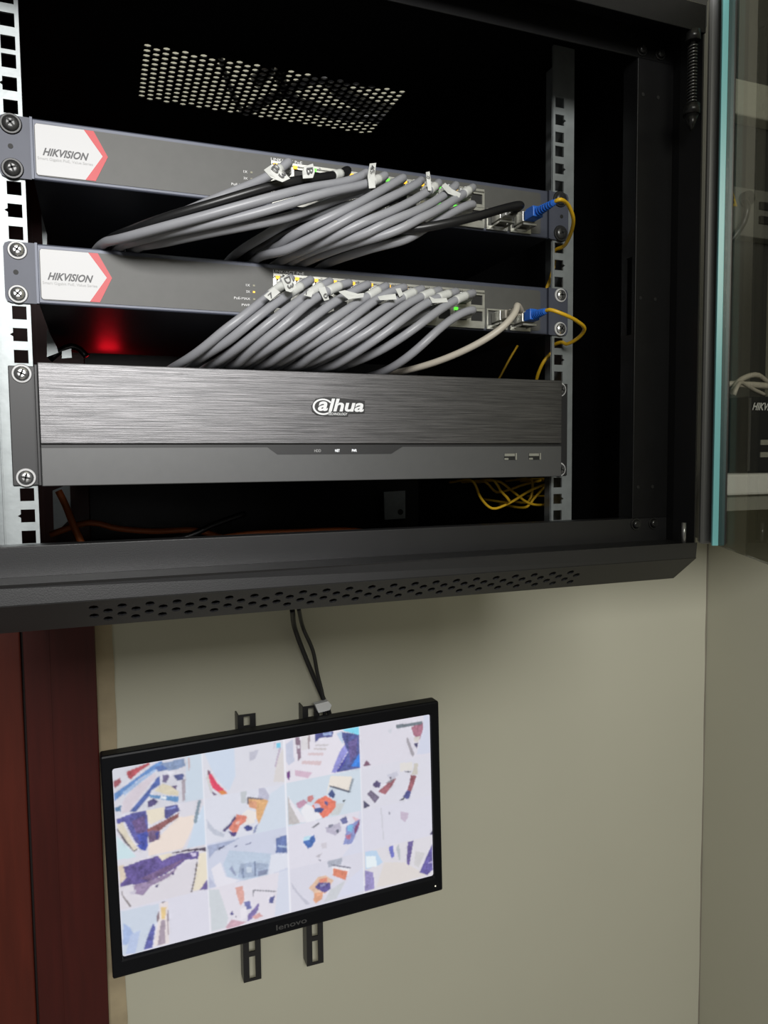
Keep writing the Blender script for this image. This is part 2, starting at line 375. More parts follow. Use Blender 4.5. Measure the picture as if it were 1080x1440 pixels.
# the glass door, swung open towards the camera side
G = np.array((.331, -.104, 0)); du = np.array((-.4903, -.8716, 0)); dn = np.array((-.8716, .4903, 0)); dz0, dz1 = -.372, .098
door = bpy.data.objects.new('cabinet_door', None); COL.objects.link(door); door.parent = cab
door.location = tuple(np.array((.331, -.104, dz0))-np.array(cab.location)); door['label'] = 'tinted glass door swung open, with black hinge stile and teal edge'
MB().obox(G, du, dn, Z_, (.008, .57), (0, .004), (dz0, dz1)).build('door_glass', door_glass, door)
MB().obox(G, du, dn, Z_, (-.065, .008), (-.004, .006), (dz0, dz1)).build('hinge_stile', black_paint_lit, door, bev=.0008)
MB().obox(G, du, dn, Z_, (-.009, .0005), (.006, .0165), (dz0, dz1)).build('stile_rib', mat('highlight_grey_rib', (.15, .15, .152), .35), door, bev=.0025)  # grey colour stands in for the glossy reflection on the black stile
MB().obox(G, du, dn, Z_, (.008, .0125), (.004, .0090), (dz0, dz1)).build('edge_strip', teal_m, door, bev=.0004)

# ------------------------------------------------------------------ screws
def screw(parent, x, y, z, big, steel, washer, rot):
    q = np.array((x, y, z)); wsh = None
    ws = MB().cyl(q, (0, -1, 0), .0068*big, .0012, 24, .0062*big); 
    o = ws.build('washer' if washer else 'screw_flange', washer or steel, parent)
    h = MB(); n = 20; rings = [(.0052, .0012), (.0050, .0022), (.0040, .0031), (.0022, .0036)]
    vs = [q+np.array((math.cos(t)*r*big, -d, math.sin(t)*r*big)) for r, d in rings for t in np.arange(n)*2*math.pi/n]
    h.add(vs, [(i*n+k, i*n+(k+1) % n, (i+1)*n+(k+1) % n, (i+1)*n+k) for i in range(3) for k in range(n)], True); h.add(vs[-n:], [tuple(range(n))])
    sc = h.build('screw', steel, parent)
    c, s_ = math.cos(rot), math.sin(rot); a = np.array((c, 0, s_)); b = np.array((-s_, 0, c))
    x_ = MB(); x_.obox(q, a, b, -Y_, (-.0031*big, .0031*big), (-.0006*big, .0006*big), (.0026, .00375)); x_.obox(q, b, a, -Y_, (-.0031*big, .0031*big), (-.0006*big, .0006*big), (.0026, .00375))
    x_.build('cross_slot', hole_m, sc)

# ------------------------------------------------------------------ PoE switches
COLS = [(-36.0+16.12*i)/1000 for i in range(12)]; ROWZ = (.0045, -.0098)
def make_switch(zc, label, lower):
    t = thing('network_switch', label, 'switch', (0, 0, zc), 'rack switches with red chevron stickers'); O = np.array((0, 0, zc))
    def bx(n, M, x0, x1, y0, y1, z0, z1, par=t, bev=0.): return MB().box(x0/1e3, x1/1e3, y0/1e3, y1/1e3, zc+z0/1e3, zc+z1/1e3).build(n, M, par, bev=bev)
    bx('chassis', mat('dark_switch_case', (.03, .033, .042), .45), -219, 219, .2, 248, -21.5, 21.5)
    bx('face_frame', sw_blue, -219.5, 218, -3, .2, -21.8, 21.6, bev=.0012)
    def rrect(x0, x1, z0, z1, r): 
        P = []
        for cx, cz, a0 in ((x1-r, z1-r, 0), (x0+r, z1-r, 90), (x0+r, z0+r, 180), (x1-r, z0+r, 270)):
            P += [(cx+r*math.cos(math.radians(a0+k*22.5)), cz+r*math.sin(math.radians(a0+k*22.5))) for k in range(5)]
        return P
    def plate(n, M, poly, y0, y1, par=t): return MB().prism([(x/1e3, y0/1e3, zc+z/1e3) for x, z in poly], (0, (y1-y0)/1e3, 0)).build(n, M, par)
    plate('face_panel', sw_face, rrect(-217.6, 209.8, -18.9, 18.2, 2.5), -2.9, -3.5)
    st = plate('logo_sticker', white_print, [(-217, 16.5), (-216, 17.8), (-184, 17.9), (-171.5, .4), (-184, -18.1), (-216, -18.3), (-217, -17)], -3.4, -3.8)
    plate('red_chevron', red_print, [(-184, 17.9), (-177.3, 18), (-167.8, .4), (-177, -18.2), (-184, -18.1), (-171.5, .4)], -3.4, -3.85, st)
    lt = MB(); lettering(lt, 'HIKVISION', (-.2125, -.00392, zc-.0042), X_, Z_, .0315, .0056, .03, .4)
    lt.build('lettering', dark_ink, st)
    lt = MB(); lettering(lt, 'Smart Gigabit PoE, Value Series', (-.2160, -.00392, zc-.0080), X_, Z_, .0375, .0026)
    lt.build('small_lettering', grey_ink, st)
    # status lamps and their print
    for i, (s, z) in enumerate((('1X', 2.9), ('3X', -2.2), ('PoE-MAX', -7.9), ('PWR', -13))):
        bx('status_lamp', led_y if (s == 'PWR' or s == '3X') and lower else led_off, -60.9, -59.2, -3.9, -3.4, z-.7, z+.7)
        wd = {'1X': 3.2, '3X': 3.2, 'PoE-MAX': 13, 'PWR': 7}[s]
        lt = MB(); lettering(lt, s, ((-63.2-wd)/1e3, -.0036, zc+(z-.9)/1e3), X_, Z_, wd/1e3, .0019, .01); lt.build('lamp_print', white_ink, t)
    # port field
    pb = bx('port_block', silver, -44.4, 149.2, -6.2, -3.4, 10.2, 13.4)
    bm_ = MB().box(-.0444, .1492, -.0062, -.0034, zc-.0205, zc-.0168).box(-.0444, .1492, -.0044, -.0036, zc-.0170, zc+.0104); bm_.build('port_bezel', silver, pb)
    lt = MB(); lettering(lt, 'LINK/ACT PoE', (-.0440, -.0036, zc+.0146), X_, Z_, .026, .0022, .008); lt.build('lamp_print', white_ink, pb)
    for i in range(6):
        lt = MB(); lettering(lt, str(1+4*i), (COLS[2*i]-.001, -.00625, zc+.0111), X_, Z_, .0018+.0012*(i > 2), .0016); lt.build('port_number', dark_ink, pb)
    first = None
    for r in range(2):
        for c in range(12):
            x, z = COLS[c], ROWZ[r]+zc
            if first is None:
                q = np.array((x, -.0062, z)); mb = MB()
                ow, oh, iw, ih = .0080, .0070, .0058, .0044
                R = [(ow, oh), (-ow, oh), (-ow, -oh), (ow, -oh)]; H = [(iw, ih), (-iw, ih), (-iw, -ih), (iw, -ih)]
                ring(mb, q, X_, Z_, R, H)
                hh = [q+X_*a+Z_*b for a, b in H]; mb.add(hh+[p+Y_*.0017 for p in hh], [(i, (i+1) % 4, (i+1) % 4+4, i+4) for i in range(4)])
                oo = [q+X_*a+Z_*b for a, b in R]; mb.add(oo+[p+Y_*.0018 for p in oo], [(i, (i+1) % 4, (i+1) % 4+4, i+4) for i in range(4)])
                first = mb.build('port', silver, pb); first.data.materials.append(hole_m)
                bmx = bmesh.new(); bmx.from_mesh(first.data); L = np.array(t.location)
                f = bmx.faces.new([bmx.verts.new(tuple(p+Y_*.0016-L)) for p in hh]); f.material_index = 1; bmx.to_mesh(first.data); bmx.free(); px, pz = x, z
            else:
                o = first.copy(); COL.objects.link(o); o.location = (x-px, 0, z-pz)
            if r == 0 or (c >= 8):
                lit = led_y if r == 0 else led_g
                if r == 0 and c in ((10, 11) if lower else (3, 11)): lit = led_off
                if r == 0 and not lower and c in (2, 6, 9): lit = led_g
                if r == 1 and c not in ((10,) if lower else (9, 10)): lit = led_off
                zz = z+.0056 if r == 0 else z+.0052
                MB().box(x-.0066, x-.0032, -.0072, -.0060, zz-.0011, zz+.0013).build('port_lamp', lit, pb)
    # module cage
    cg = MB()
    for x0 in (.152, .1765):
        cg.box(x0, x0+.0215, -.0056, -.0034, zc-.0205, zc-.0172).box(x0, x0+.0215, -.0056, -.0034, zc-.0035, zc-.0022).box(x0, x0+.0012, -.0056, -.0034, zc-.0172, zc-.0035).box(x0+.0203, x0+.0215, -.0056, -.0034, zc-.0172, zc-.0035)
    cg.build('module_cage', silver, t)
    # ears
    for s in (-1, 1):
        e = MB(); xo, xi = .2412, .2195; r = .004
        pl = [(s*xi, zc+.0218), (s*(xo-r), zc+.0218), (s*(xo-r*.3), zc+.0218-r*.3), (s*xo, zc+.0218-r), (s*xo, zc-.0218+r), (s*(xo-r*.3), zc-.0218+r*.3), (s*(xo-r), zc-.0218), (s*xi, zc-.0218)]
        ear = e.prism([(x, -.0002, z) for x, z in pl], (0, -.002, 0)).build('rack_ear', sw_ear, t)
        MB().box(s*.2186, s*.2203, -.0042, -.0002, zc-.0218, zc+.0218).build('ear_fold', sw_blue, ear)
        MB().cyl((s*.2335, -.0021, zc), (0, -1, 0), .0018, .0004, 12).build('ear_hole', hole_m, ear)
        for k in (-1, 1):
            screw(t, s*.2325+random.uniform(-.0006, .0006), -.0022, zc+k*.0157, 1. if lower else 1.12, screw_m if lower else screw_d, washer_w if lower else washer_b, random.uniform(0, 1.5))
    return t
zs1, zs2, zD = -1.5*.04445, -3.5*.04445, -6*.04445
make_switch(zs1, 'blue-grey network switch with red chevron sticker and black-washered screws, topmost in the rack', False)
make_switch(zs2, 'blue-grey network switch with red chevron sticker and bright screws, just above the recorder', True)

# ------------------------------------------------------------------ video recorder
nv = thing('video_recorder', 'two-unit black recorder with brushed front panel, lowest device in the rack', 'recorder', (0, 0, zD))
MB().box(-.2175, .2175, -.002, .33, zD-.0435, zD+.0425).build('chassis', nvr_body, nv)
MB().box(-.2203, .2203, -.0215, -.002, zD-.0438, zD+.0438).build('front_body', nvr_body, nv)
up = MB().box(-.2205, .2205, -.0240, -.0215, zD-.0138, zD+.0442).build('brushed_panel', brush_m, nv, bev=.0006)
lo = MB().box(-.2205, .2205, -.0236, -.0215, zD-.0443, zD-.0163).build('lower_panel', nvr_low, nv, bev=.0006)
st = MB().prism([(x/1e3, -.0236, zD+z/1e3) for x, z in ((-56.2, -16.4), (60.5, -16.4), (50, -22.4), (-48, -22.4))], (0, -.0003, 0)).build('indicator_strip', nvr_body, lo)
for s, x, M, wd in (('HDD', -17.5, grey_ink, 5.6), ('NET', .2, led_w, 4), ('PWR', 14.8, led_w, 4.2)):
    lt = MB(); lettering(lt, s, (x/1e3, -.0241, zD-.0206), X_, Z_, wd/1e3, .0022, .012); lt.build('indicator_print', M, lo)
lg = MB(); yl = -.0252
lettering(lg, 'a', (-.0142, yl, zD+.0127), X_, Z_, .0085, .0078, .028, .22)
lettering(lg, 'lhua', (-.0052, yl, zD+.0124), X_, Z_, .0306, .0105, .028, .22)
arc = [(-.0098+.0088*math.cos(a), yl, zD+.0161+.0066*math.sin(a)) for a in np.radians(np.arange(35, 330, 12))]
arc2 = [(-.0098+.0072*math.cos(a), yl, zD+.0161+.0053*math.sin(a)) for a in np.radians(np.arange(35, 330, 12))]
n_ = len(arc); lg.add(arc+arc2, [(i, i+1, i+1+n_, i+n_) for i in range(n_-1)])
lettering(lg, 'TECHNOLOGY', (-.0058, yl, zD+.0094), X_, Z_, .0168, .0021, .012, .2)
lg.build('logo', mat('white_logo', (.8, .81, .82), .35), up)
lb = MB().prism([(x/1e3, -.0240, zD+z/1e3) for x, z in ((-19.5, 17), (-16, 22.5), (-9, 24), (0, 24), (26.5, 21.6), (26, 11.5), (12, 11), (11.5, 8.6), (-8, 8.6), (-15, 9.5), (-19, 12.5))], (0, -.001, 0)).build('logo_plate', nvr_body, up)
for x0 in (.1595, .185):
    ub = MB().box(x0, x0+.0125, -.0241, -.0236, zD-.0285, zD-.0225).build('usb_port', hole_m, lo)
    MB().box(x0, x0+.0105, -.0246, -.0241, zD-.0252, zD-.0228).box(x0+.0112, x0+.0126, -.0246, -.0241, zD-.0285, zD-.0225).box(x0, x0+.004, -.0245, -.0241, zD-.0285, zD-.0268).build('usb_shield', silver, lo)
for s in (-1, 1):
    e = MB().box(s*.2235, s*.2415, -.0024, -.0006, zD-.0440, zD+.0438).box(s*.2210, s*.2235, -.0150, -.0002, zD-.0440, zD+.0438)
    e.build('rack_ear', nvr_ear, nv, bev=.0006)
    for k in (-1, 1):
        screw(nv, s*.2325, -.0022, zD+k*.0381, 1.05, screw_m, washer_w, random.uniform(0, 1.5))

# ------------------------------------------------------------------ cables
CR_ = .0035
def plug(parent, p0, d, M=clear_plug):
    a = np.cross(d, Z_); a = a/np.linalg.norm(a); b = np.cross(a, d)
    mb = MB().obox(p0, a, b, d, (-.0055, .0055), (-.0038, .0036), (0, .012)); mb.obox(p0, a, b, d, (-.0038, .0038), (-.0036, .0034), (.012, .017))
    return mb.build('plug', M, parent, bev=.0005)
def flag(parent, px, Y, text=None, tdir=None):
    """paper flag folded round a cable: outline in picture coordinates at depth Y, thickness towards the back"""
    P = [at(x, y, Y=Y+(i % 3)*.0006) for i, (x, y) in enumerate(px)]
    o = MB().prism(P, (0, .0005, 0)).build('label_tag', tag_m, parent)
    if text:
        (ox, oy), (ax, ay), h = tdir            # lower-left of the writing, its direction (px), letter height (px)
        o0 = at(ox, oy, Y=Y-.0008); e1 = at(ox+ax, oy+ay, Y=Y-.0008)-o0; L1 = np.linalg.norm(e1); n = np.hypot(ax, ay)
        ux, uy = ay/n*h, -ax/n*h
        e2 = at(ox+ux, oy+uy, Y=Y-.0008)-o0; L2 = np.linalg.norm(e2)
        lettering(MBt := MB(), text, o0, e1/L1, e2/L2, L1, L2, .004); MBt.build('lettering', dark_ink, o)
def sleeve(parent, path, s0, s1):
    P = smooth_path(path, .002); P = P[(np.arange(len(P))*.002 >= s0) & (np.arange(len(P))*.002 <= s1)]
    MB().tube(P[::2], CR_*1.08, 12, .003).build('label_sleeve', tag_m, parent)
CAB_GROUP = {1: "cables on the upper switch", 2: "cables on the lower switch"}
def net_cable(which, col, row, pts, label, M=cab_grey, sl=None, end=None, yend=.12, r=CR_):
    zc = zs1 if which == 1 else zs2
    p0 = np.array((COLS[col], -.0050, ROWZ[row]+zc)); 
    t = thing('network_cable', label, 'cable', p0, CAB_GROUP[which])
    plug(t, p0, -Y_)
    path = [p0-Y_*.012, p0-Y_*.024]+[at(x, y, Y=yy) for x, y, yy in pts]
    if end is not None: path += [np.array(e) for e in end]
    else:
        l = path[-1]; zt = (zs2+.0215+.005) if which == 1 else (zD+.0425+.005)
        path += [np.array((l[0]-.004, l[1]+.04, max(zt, min(l[2], zt+.004)))), np.array((l[0]+.006, yend, zt))]
    NET.append([t, smooth_path(path, .0045), r, M, sl])
    return t
NET = []
def settle():
    """push neighbouring cables apart until their jackets only touch, then build the jackets"""
    Ps = [n[1] for n in NET]; idx = np.concatenate([np.full(len(p), i) for i, p in enumerate(Ps)]); P = np.vstack(Ps); P00 = P.copy()
    R = np.array([n[2] for n in NET])[idx]; k = np.concatenate([np.arange(len(p)) for p in Ps]); ln_ = np.array([len(p) for p in Ps])[idx]
    free = np.clip((k-4)/4, 0, 1)[:, None]; inner = (k > 0) & (k < ln_-1)
    for it in range(160):
        if it % 12 == 0:
            D = ((P[:, None]-P[None])**2).sum(2); I, J = np.nonzero((D < .013**2) & (idx[:, None] < idx[None]))
        d = P[I]-P[J]; dist = np.linalg.norm(d, axis=1)+1e-9; need = (R[I]+R[J])*1.10; h = dist < need
        v = d[h]*((need[h]-dist[h])/dist[h]*.28)[:, None]; F_ = np.zeros_like(P)
        np.add.at(F_, I[h], v); np.add.at(F_, J[h], -v)
        P = P+np.clip(F_, -.0025, .0025)*free
        P[:, 1] = np.where((P[:, 1] < .0) & (P[:, 1] > -.0075) & (free[:, 0] > 0) & (P[:, 2] > zD+.046) & ((np.abs(P[:, 2]-zs1) < .0225) | (np.abs(P[:, 2]-zs2) < .0225)), -.0075, P[:, 1])
        low = np.where(P00[:, 2] > zs2+.02, zs2+.0215, zD+.0425)
        P[:, 2] = np.where((P[:, 1] > -.012) & (k > 6), np.maximum(P[:, 2], low+R), P[:, 2])
        S = P.copy(); S[1:-1] = (P[:-2]+P[2:])/2
        w_ = np.where(inner[:, None], .12*free, 0) if it < 145 else 0
        P = P*(1-w_)+S*w_
    for i, (t, _, r, M, sl) in enumerate(NET):
        path = P[idx == i]
        MB().tube(path, r, 12, .006).build('jacket', M, t)
        if sl: sleeve(t, path, *sl)
ORD = ['first', 'second', 'third', 'fourth', 'fifth', 'sixth', 'seventh', 'eighth', 'ninth', 'tenth', 'eleventh', 'twelfth']
# lower switch, front layer (upper port row) counted away from the logo
LOW = [
 (0, [(372, 421, -.040), (350, 439, -.052), (325, 462, -.052), (290, 490, -.040), (250, 514, -.014)]),
 (1, [(404, 415, -.042), (380, 431, -.056), (352, 452, -.057), (318, 478, -.048), (276, 508, -.018)]),
 (2, [(422, 421, -.046), (400, 440, -.058), (370, 466, -.058), (335, 491, -.044), (300, 514, -.014)]),
 (3, [(445, 413, -.044), (425, 434, -.058), (392, 460, -.060), (355, 487, -.048), (322, 512, -.014)]),
 (4, [(474, 421, -.044), (445, 443, -.058), (413, 468, -.060), (375, 492, -.046), (340, 514, -.012)]),
 (5, [(505, 424, -.046), (475, 446, -.060), (440, 470, -.060), (398, 496, -.044), (362, 515, -.012)]),
 (6, [(526, 418, -.044), (506, 442, -.058), (470, 467, -.060), (425, 492, -.044), (384, 515, -.012)]),
 (7, [(553, 424, -.046), (520, 447, -.060), (480, 473, -.060), (440, 496, -.042), (402, 515, -.010)]),
 (8, [(574, 423, -.046), (545, 449, -.060), (503, 477, -.060), (460, 500, -.040), (420, 516, -.010)]),
 (9, [(598, 424, -.046), (570, 447, -.058), (535, 474, -.058), (495, 499, -.042), (445, 516, -.010)]),
 (10, [(628, 426, -.046), (605, 446, -.056), (575, 468, -.056), (538, 494, -.040), (480, 516, -.008)]),
]
for i, (c, pts) in enumerate(LOW):
    lab = {0: 'grey network cable nearest the logo in the lower switch, white sleeve marked 7', 1: 'grey network cable with the D3 tag in the lower switch',
           10: 'grey network cable beside the two empty ports of the lower switch, upper row'}.get(i, '%s grey network cable from the logo, upper port row of the lower switch' % ORD[i])
    t = net_cable(2, c, 0, pts, lab, sl=(.022, .034) if i in (0, 1, 2, 3, 5, 7, 8, 9, 10) else None)
    if i == 0: flag(t, [(371, 416), (385, 404), (394, 411), (380, 423)], -.056, '7', ((381, 420), (5, -4.5), 7))
    if i == 1: flag(t, [(395, 391), (407, 387), (417, 404), (409, 411), (402, 409)], -.058, 'D3', ((399, 391), (7, 15), 9))
    if i == 2: flag(t, [(427, 415), (436, 406), (441, 409), (438, 418)], -.057, '7', ((430, 415), (5, -4), 6))
    if i == 3: flag(t, [(447, 405), (457, 403), (463, 421), (456, 423)], -.052, '0', ((454, 414), (3, 6), 6))
    if i == 5: flag(t, [(476, 410), (485, 408), (503, 413), (512, 412), (511, 418), (490, 421)], -.057)
    if i == 7: flag(t, [(531, 417), (540, 415), (556, 413), (558, 421), (534, 422)], -.057)
    if i == 8: flag(t, [(556, 406), (563, 405), (567, 414), (562, 418)], -.050)
    if i == 9: flag(t, [(603, 416), (611, 420), (628, 419), (630, 425), (608, 426)], -.050)
LOW2 = [
 (2, [(410, 452, -.030), (380, 474, -.038), (345, 495, -.034), (312, 516, -.010)]),
 (4, [(440, 455, -.030), (410, 478, -.038), (372, 500, -.032), (350, 516, -.008)]),
 (6, [(495, 458, -.030), (460, 482, -.038), (425, 503, -.030), (396, 517, -.006)]),
 (8, [(548, 462, -.030), (515, 486, -.038), (475, 505, -.030), (436, 518, -.006)]),
 (10, [(632, 446, -.036), (612, 468, -.044), (588, 492, -.042), (563, 512, -.028), (535, 526, .0)]),
]
for i, (c, pts) in enumerate(LOW2):
    lab = 'grey network cable set apart at the end of the lower bundle, bottom port row' if c == 10 else '%s grey network cable from the logo, bottom port row of the lower switch' % ORD[i]
    net_cable(2, c, 1, pts, lab, cab_grey if c == 10 else cab_grey_shaded)
# upper switch: long group reaching towards the logo, then the shorter group
UP = [
 (0, 0, [(372, 255, -.035), (340, 264, -.045), (300, 281, -.048), (255, 301, -.044), (205, 320, -.030), (172, 340, .0)], 'grey network cable nearest the logo in the upper switch, tagged B3', cab_grey),
 (3, 0, [(470, 249, -.040), (430, 251, -.058), (380, 261, -.066), (325, 279, -.064), (255, 300, -.056), (195, 321, -.040), (158, 342, -.010)], 'black network cable running along the top of the upper bundle', cab_black),
 (4, 0, [(490, 258, -.042), (442, 261, -.060), (392, 275, -.068), (330, 293, -.066), (255, 312, -.058), (190, 327, -.040), (147, 349, -.006)], 'uppermost long grey network cable bending back beside the upper switch stickers', cab_grey),
 (5, 0, [(514, 262, -.042), (470, 267, -.060), (425, 281, -.068), (365, 298, -.066), (290, 317, -.056), (215, 331, -.040), (160, 352, -.004)], 'long grey network cable with an upright white flag, lower of the long upper pair', cab_grey),
 (4, 1, [(470, 284, -.040), (430, 300, -.052), (370, 314, -.056), (300, 326, -.048), (235, 340, -.034), (190, 354, -.004)], 'shortest of the long grey network cables bending back below the stickers', cab_grey),
 (5, 1, [(486, 286, -.034), (445, 300, -.044), (405, 318, -.046), (360, 338, -.030), (335, 356, .0)], 'dim grey network cable hanging between the two upper cable groups', cab_grey_shaded),
 (6, 1, [(500, 290, -.034), (465, 304, -.046), (430, 318, -.048), (385, 340, -.034), (350, 360, .0)], 'dark network cable tucked under the upper bundle', cab_black),
 (6, 0, [(545, 263, -.042), (505, 286, -.058), (458, 310, -.062), (412, 332, -.050), (372, 354, -.012)], 'first grey network cable of the short group on the upper switch', cab_grey),
 (7, 0, [(578, 265, -.044), (540, 281, -.060), (492, 307, -.066), (440, 331, -.056), (385, 348, -.034), (362, 362, -.006)], 'second grey network cable of the short group on the upper switch', cab_grey),
 (8, 0, [(602, 270, -.044), (560, 294, -.060), (510, 318, -.064), (460, 340, -.052), (415, 357, -.026), (396, 372, .0)], 'third grey network cable of the short group, with a thin upright flag', cab_grey),
 (9, 0, [(624, 276, -.044), (585, 298, -.060), (535, 318, -.066), (485, 334, -.056), (435, 352, -.034), (408, 370, -.004)], 'fourth grey network cable of the short group on the upper switch', cab_grey),
 (10, 0, [(645, 277, -.044), (610, 300, -.060), (560, 322, -.066), (505, 340, -.052), (455, 356, -.028), (425, 374, .0)], 'fifth grey network cable of the short group, tagged beside the empty port', cab_grey),
 (10, 1, [(646, 292, -.040), (610, 314, -.052), (565, 332, -.054), (515, 348, -.040), (470, 364, -.010)], 'lowest grey network cable of the short group on the upper switch', cab_grey),
]
for i, (c, r_, pts, lab, M) in enumerate(UP):
    t = net_cable(1, c, r_, pts, lab, M, sl=(.020, .030) if i in (0, 1, 3, 9, 11) else None)
    if i == 0: flag(t, [(371, 239), (381, 232), (396, 238), (408, 251), (397, 256), (381, 250)], -.076, 'B3', ((381, 236), (17, 15), 9))
    if i == 1: flag(t, [(425, 241), (428, 234), (440, 230), (443, 241), (440, 250), (426, 251)], -.068, 'B', ((431, 236), (1, 9), 9))
    if i == 3: flag(t, [(520, 230), (529, 229), (527, 246), (528, 264), (519, 265), (517, 247)], -.050, '45', ((521, 232), (0, 11), 6))
    if i == 9: flag(t, [(599, 242), (604, 241), (606, 252), (607, 268), (602, 268), (600, 254)], -.050, '7', ((600, 246), (1, 6), 4))
    if i == 11: flag(t, [(621, 262), (626, 257), (636, 266), (648, 272), (646, 278), (630, 272)], -.050)
# pluggable modules, fibre leads and the two copper uplinks
def module(x, zc, label):
    t = thing('plug_in_module', label, 'module', (x, -.006, zc-.0105), 'silver plug-in modules at the switch ends')
    MB().box(x-.0068, x+.0068, -.0200, -.0045, zc-.0150, zc-.0060).build('module_body', silver, t, bev=.0005)
    MB().box(x-.0060, x+.0060, -.0203, -.0200, zc-.0140, zc-.0070).build('module_opening', hole_m, t)
    MB().box(x-.0070, x+.0070, -.0215, -.0190, zc-.0182, zc-.0165).box(x-.0070, x-.0058, -.0200, -.0060, zc-.0182, zc-.0165).box(x+.0058, x+.0070, -.0200, -.0060, zc-.0182, zc-.0165).build('bail_latch', silver, t)
    return t
for zc, nm in ((zs1, 'upper'), (zs2, 'lower')):
    module(.1640, zc, 'silver copper module in the %s switch beside the port field' % nm)
    module(.1872, zc, 'silver fibre module holding the blue connector in the %s switch' % nm)
def fibre(zc, tip, pts, label):
    x = .1872; p0 = np.array((x, -.0190, zc-.0105)); t = thing('fibre_cable', label, 'cable', p0, 'yellow fibre leads with blue connectors')
    q = at(*tip, X=x+.002); d = q-p0; L = np.linalg.norm(d); d = d/L
    a = np.cross(d, Z_); a /= np.linalg.norm(a); b = np.cross(a, d)
    mb = MB().obox(p0, a, b, d, (-.0052, .0052), (-.0042, .0042), (-.002, L*.36)); mb.obox(p0, a, b, d, (-.0040, .0040), (.0042, .0060), (.001, L*.30))
    mb.build('connector', blue_plastic, t, bev=.0006)
    bt = MB().cyl(p0+d*L*.36, d, .0036, L*.64, 14, .0022)
    for k in range(7): bt.cyl(p0+d*L*(.40+.078*k), d, .0041-.00022*k, L*.035, 14)
    bt.build('boot', blue_plastic, t)
    MB().tube([q-d*.004, q+d*.004]+[at(px, py, Y=yy) if len(e) == 0 else np.array(e) for px, py, yy, *e in pts], .0017, 10, .003).build('jacket', cab_yellow, t)
hx_ = .2325; zh = lambda n, k: -(n*.04445+.00635+.015875*k)
fibre(zs1, (782, 283), [(798, 287, -.055), (806, 306, -.045), (804, 324, -.030), (795, 344, -.010), (0, 0, 0, hx_+.001, -.005, zh(2, 0)), (0, 0, 0, hx_, .008, zh(2, 0)-.001), (780, 366, .012), (774, 392, .015), (768, 409, .018), (768, 440, .02)], 'yellow fibre cable looping over the rail from the upper switch')
fibre(zs2, (769, 437), [(790, 441, -.055), (812, 452, -.048), (822, 463, -.038), (812, 476, -.024), (796, 484, -.010), (0, 0, 0, hx_+.001, -.005, zh(4, 0)), (0, 0, 0, hx_, .008, zh(4, 0)-.001), (776, 495, .018), (765, 508, .02), (757, 525, .03), (752, 545, .045)], 'yellow fibre cable looping out past the rail from the lower switch')
def lead(x, zc, p_out, pts, r, M, label, pm):
    p0 = np.array((x, -.0190, zc-.0105)); t = thing('uplink_cable', label, 'cable', p0)
    plug(t, p0+Y_*.004, -Y_, pm)
    bt = MB().cyl(p0-Y_*.010, (0, -1, 0), .0046, .014, 14, .0036); bt.build('boot', M, t)
    NET.append([t, smooth_path([p0-Y_*.014, p0-Y_*.024]+[at(px, py, Y=yy) for px, py, yy in pts], .0045), r, M, None])
lead(.1640, zs1, None, [(706, 293, -.050), (682, 302, -.062), (648, 310, -.064), (600, 321, -.060), (545, 336, -.048), (490, 350, -.026), (458, 364, .02), (448, 385, .08)], .0036, cab_black, 'thick black uplink cable crossing below the upper grey bundle', clear_plug)
lead(.1640, zs2, None, [(727, 430, -.052), (731, 440, -.060), (724, 451, -.062), (706, 464, -.060), (672, 485, -.050), (630, 504, -.034), (590, 518, -.016), (558, 524, .004), (540, 526, .06)], .0029, cab_beige, 'beige uplink cable curving down from the lower switch to the recorder', mat('beige_plug', (.36, .33, .28), .4))
settle()
# spare fibre slack low in the cabinet and by the side
SL = [([(666, 678), (676, 700), (692, 715), (715, 708), (745, 690), (774, 677)], .050, 'slack yellow fibre lead in the widest sagging loop under the recorder'),
      ([(683, 678), (698, 692), (712, 690), (735, 682), (762, 675)], .070, 'slack yellow fibre lead in the shallow arc under the recorder'),
      ([(696, 677), (704, 690), (716, 704)], .040, 'short steep yellow fibre lead under the recorder'),
      ([(704, 678), (722, 692), (745, 708), (768, 709), (783, 700)], .054, 'yellow fibre lead sagging towards the rail foot under the recorder'),
      ([(770, 676), (764, 686), (750, 702), (742, 712)], .056, 'yellow fibre lead slanting down beside the rail foot'),
      ([(748, 676), (749, 687), (744, 704)], .064, 'upright yellow fibre lead between the crossing loops'),
      ([(728, 486), (716, 506), (703, 530), (696, 542)], .16, 'faint yellow fibre lead hanging behind the lower switch')]
for pts, yy, lab in SL:
    P = [at(x, y, Y=yy) for x, y in pts]
    if yy != .16: P = [P[0]+np.array((-.002, .05, -.001))]+P+[P[-1]+np.array((.001, .06, -.001))]
    tag(MB().tube(P, .0014, 8, .004).build('fibre_slack', cab_yellow), lab, 'cable', 'slack yellow fibre leads')
for pts, yy, lab, M, r in (([(70, 752), (126, 735), (165, 743), (215, 747), (275, 746), (320, 758)], .30, 'orange fibre cable lying along the cabinet floor nearer the logo rail', cab_orange, .0036),
        ([(300, 758), (350, 750), (420, 747), (490, 745), (540, 752)], .28, 'orange fibre cable lying along the middle of the cabinet floor', cab_orange, .0032),
        ([(82, 690), (92, 710), (103, 738), (118, 770)], .26, 'orange-brown cable hanging behind the rail foot', cab_orange, .0038),
        ([(225, 765), (270, 752), (300, 738), (345, 722)], .24, 'black cable rising off the cabinet floor', cab_black, .0035),
        ([(70, 506), (84, 494), (100, 487), (112, 491), (122, 502)], .16, 'black cable arching above the recorder', cab_black, .003)):
    tag(MB().tube([at(x, y, Y=yy) for x, y in pts], r, 10, .006).build('loose_cable', M), lab, 'cable')
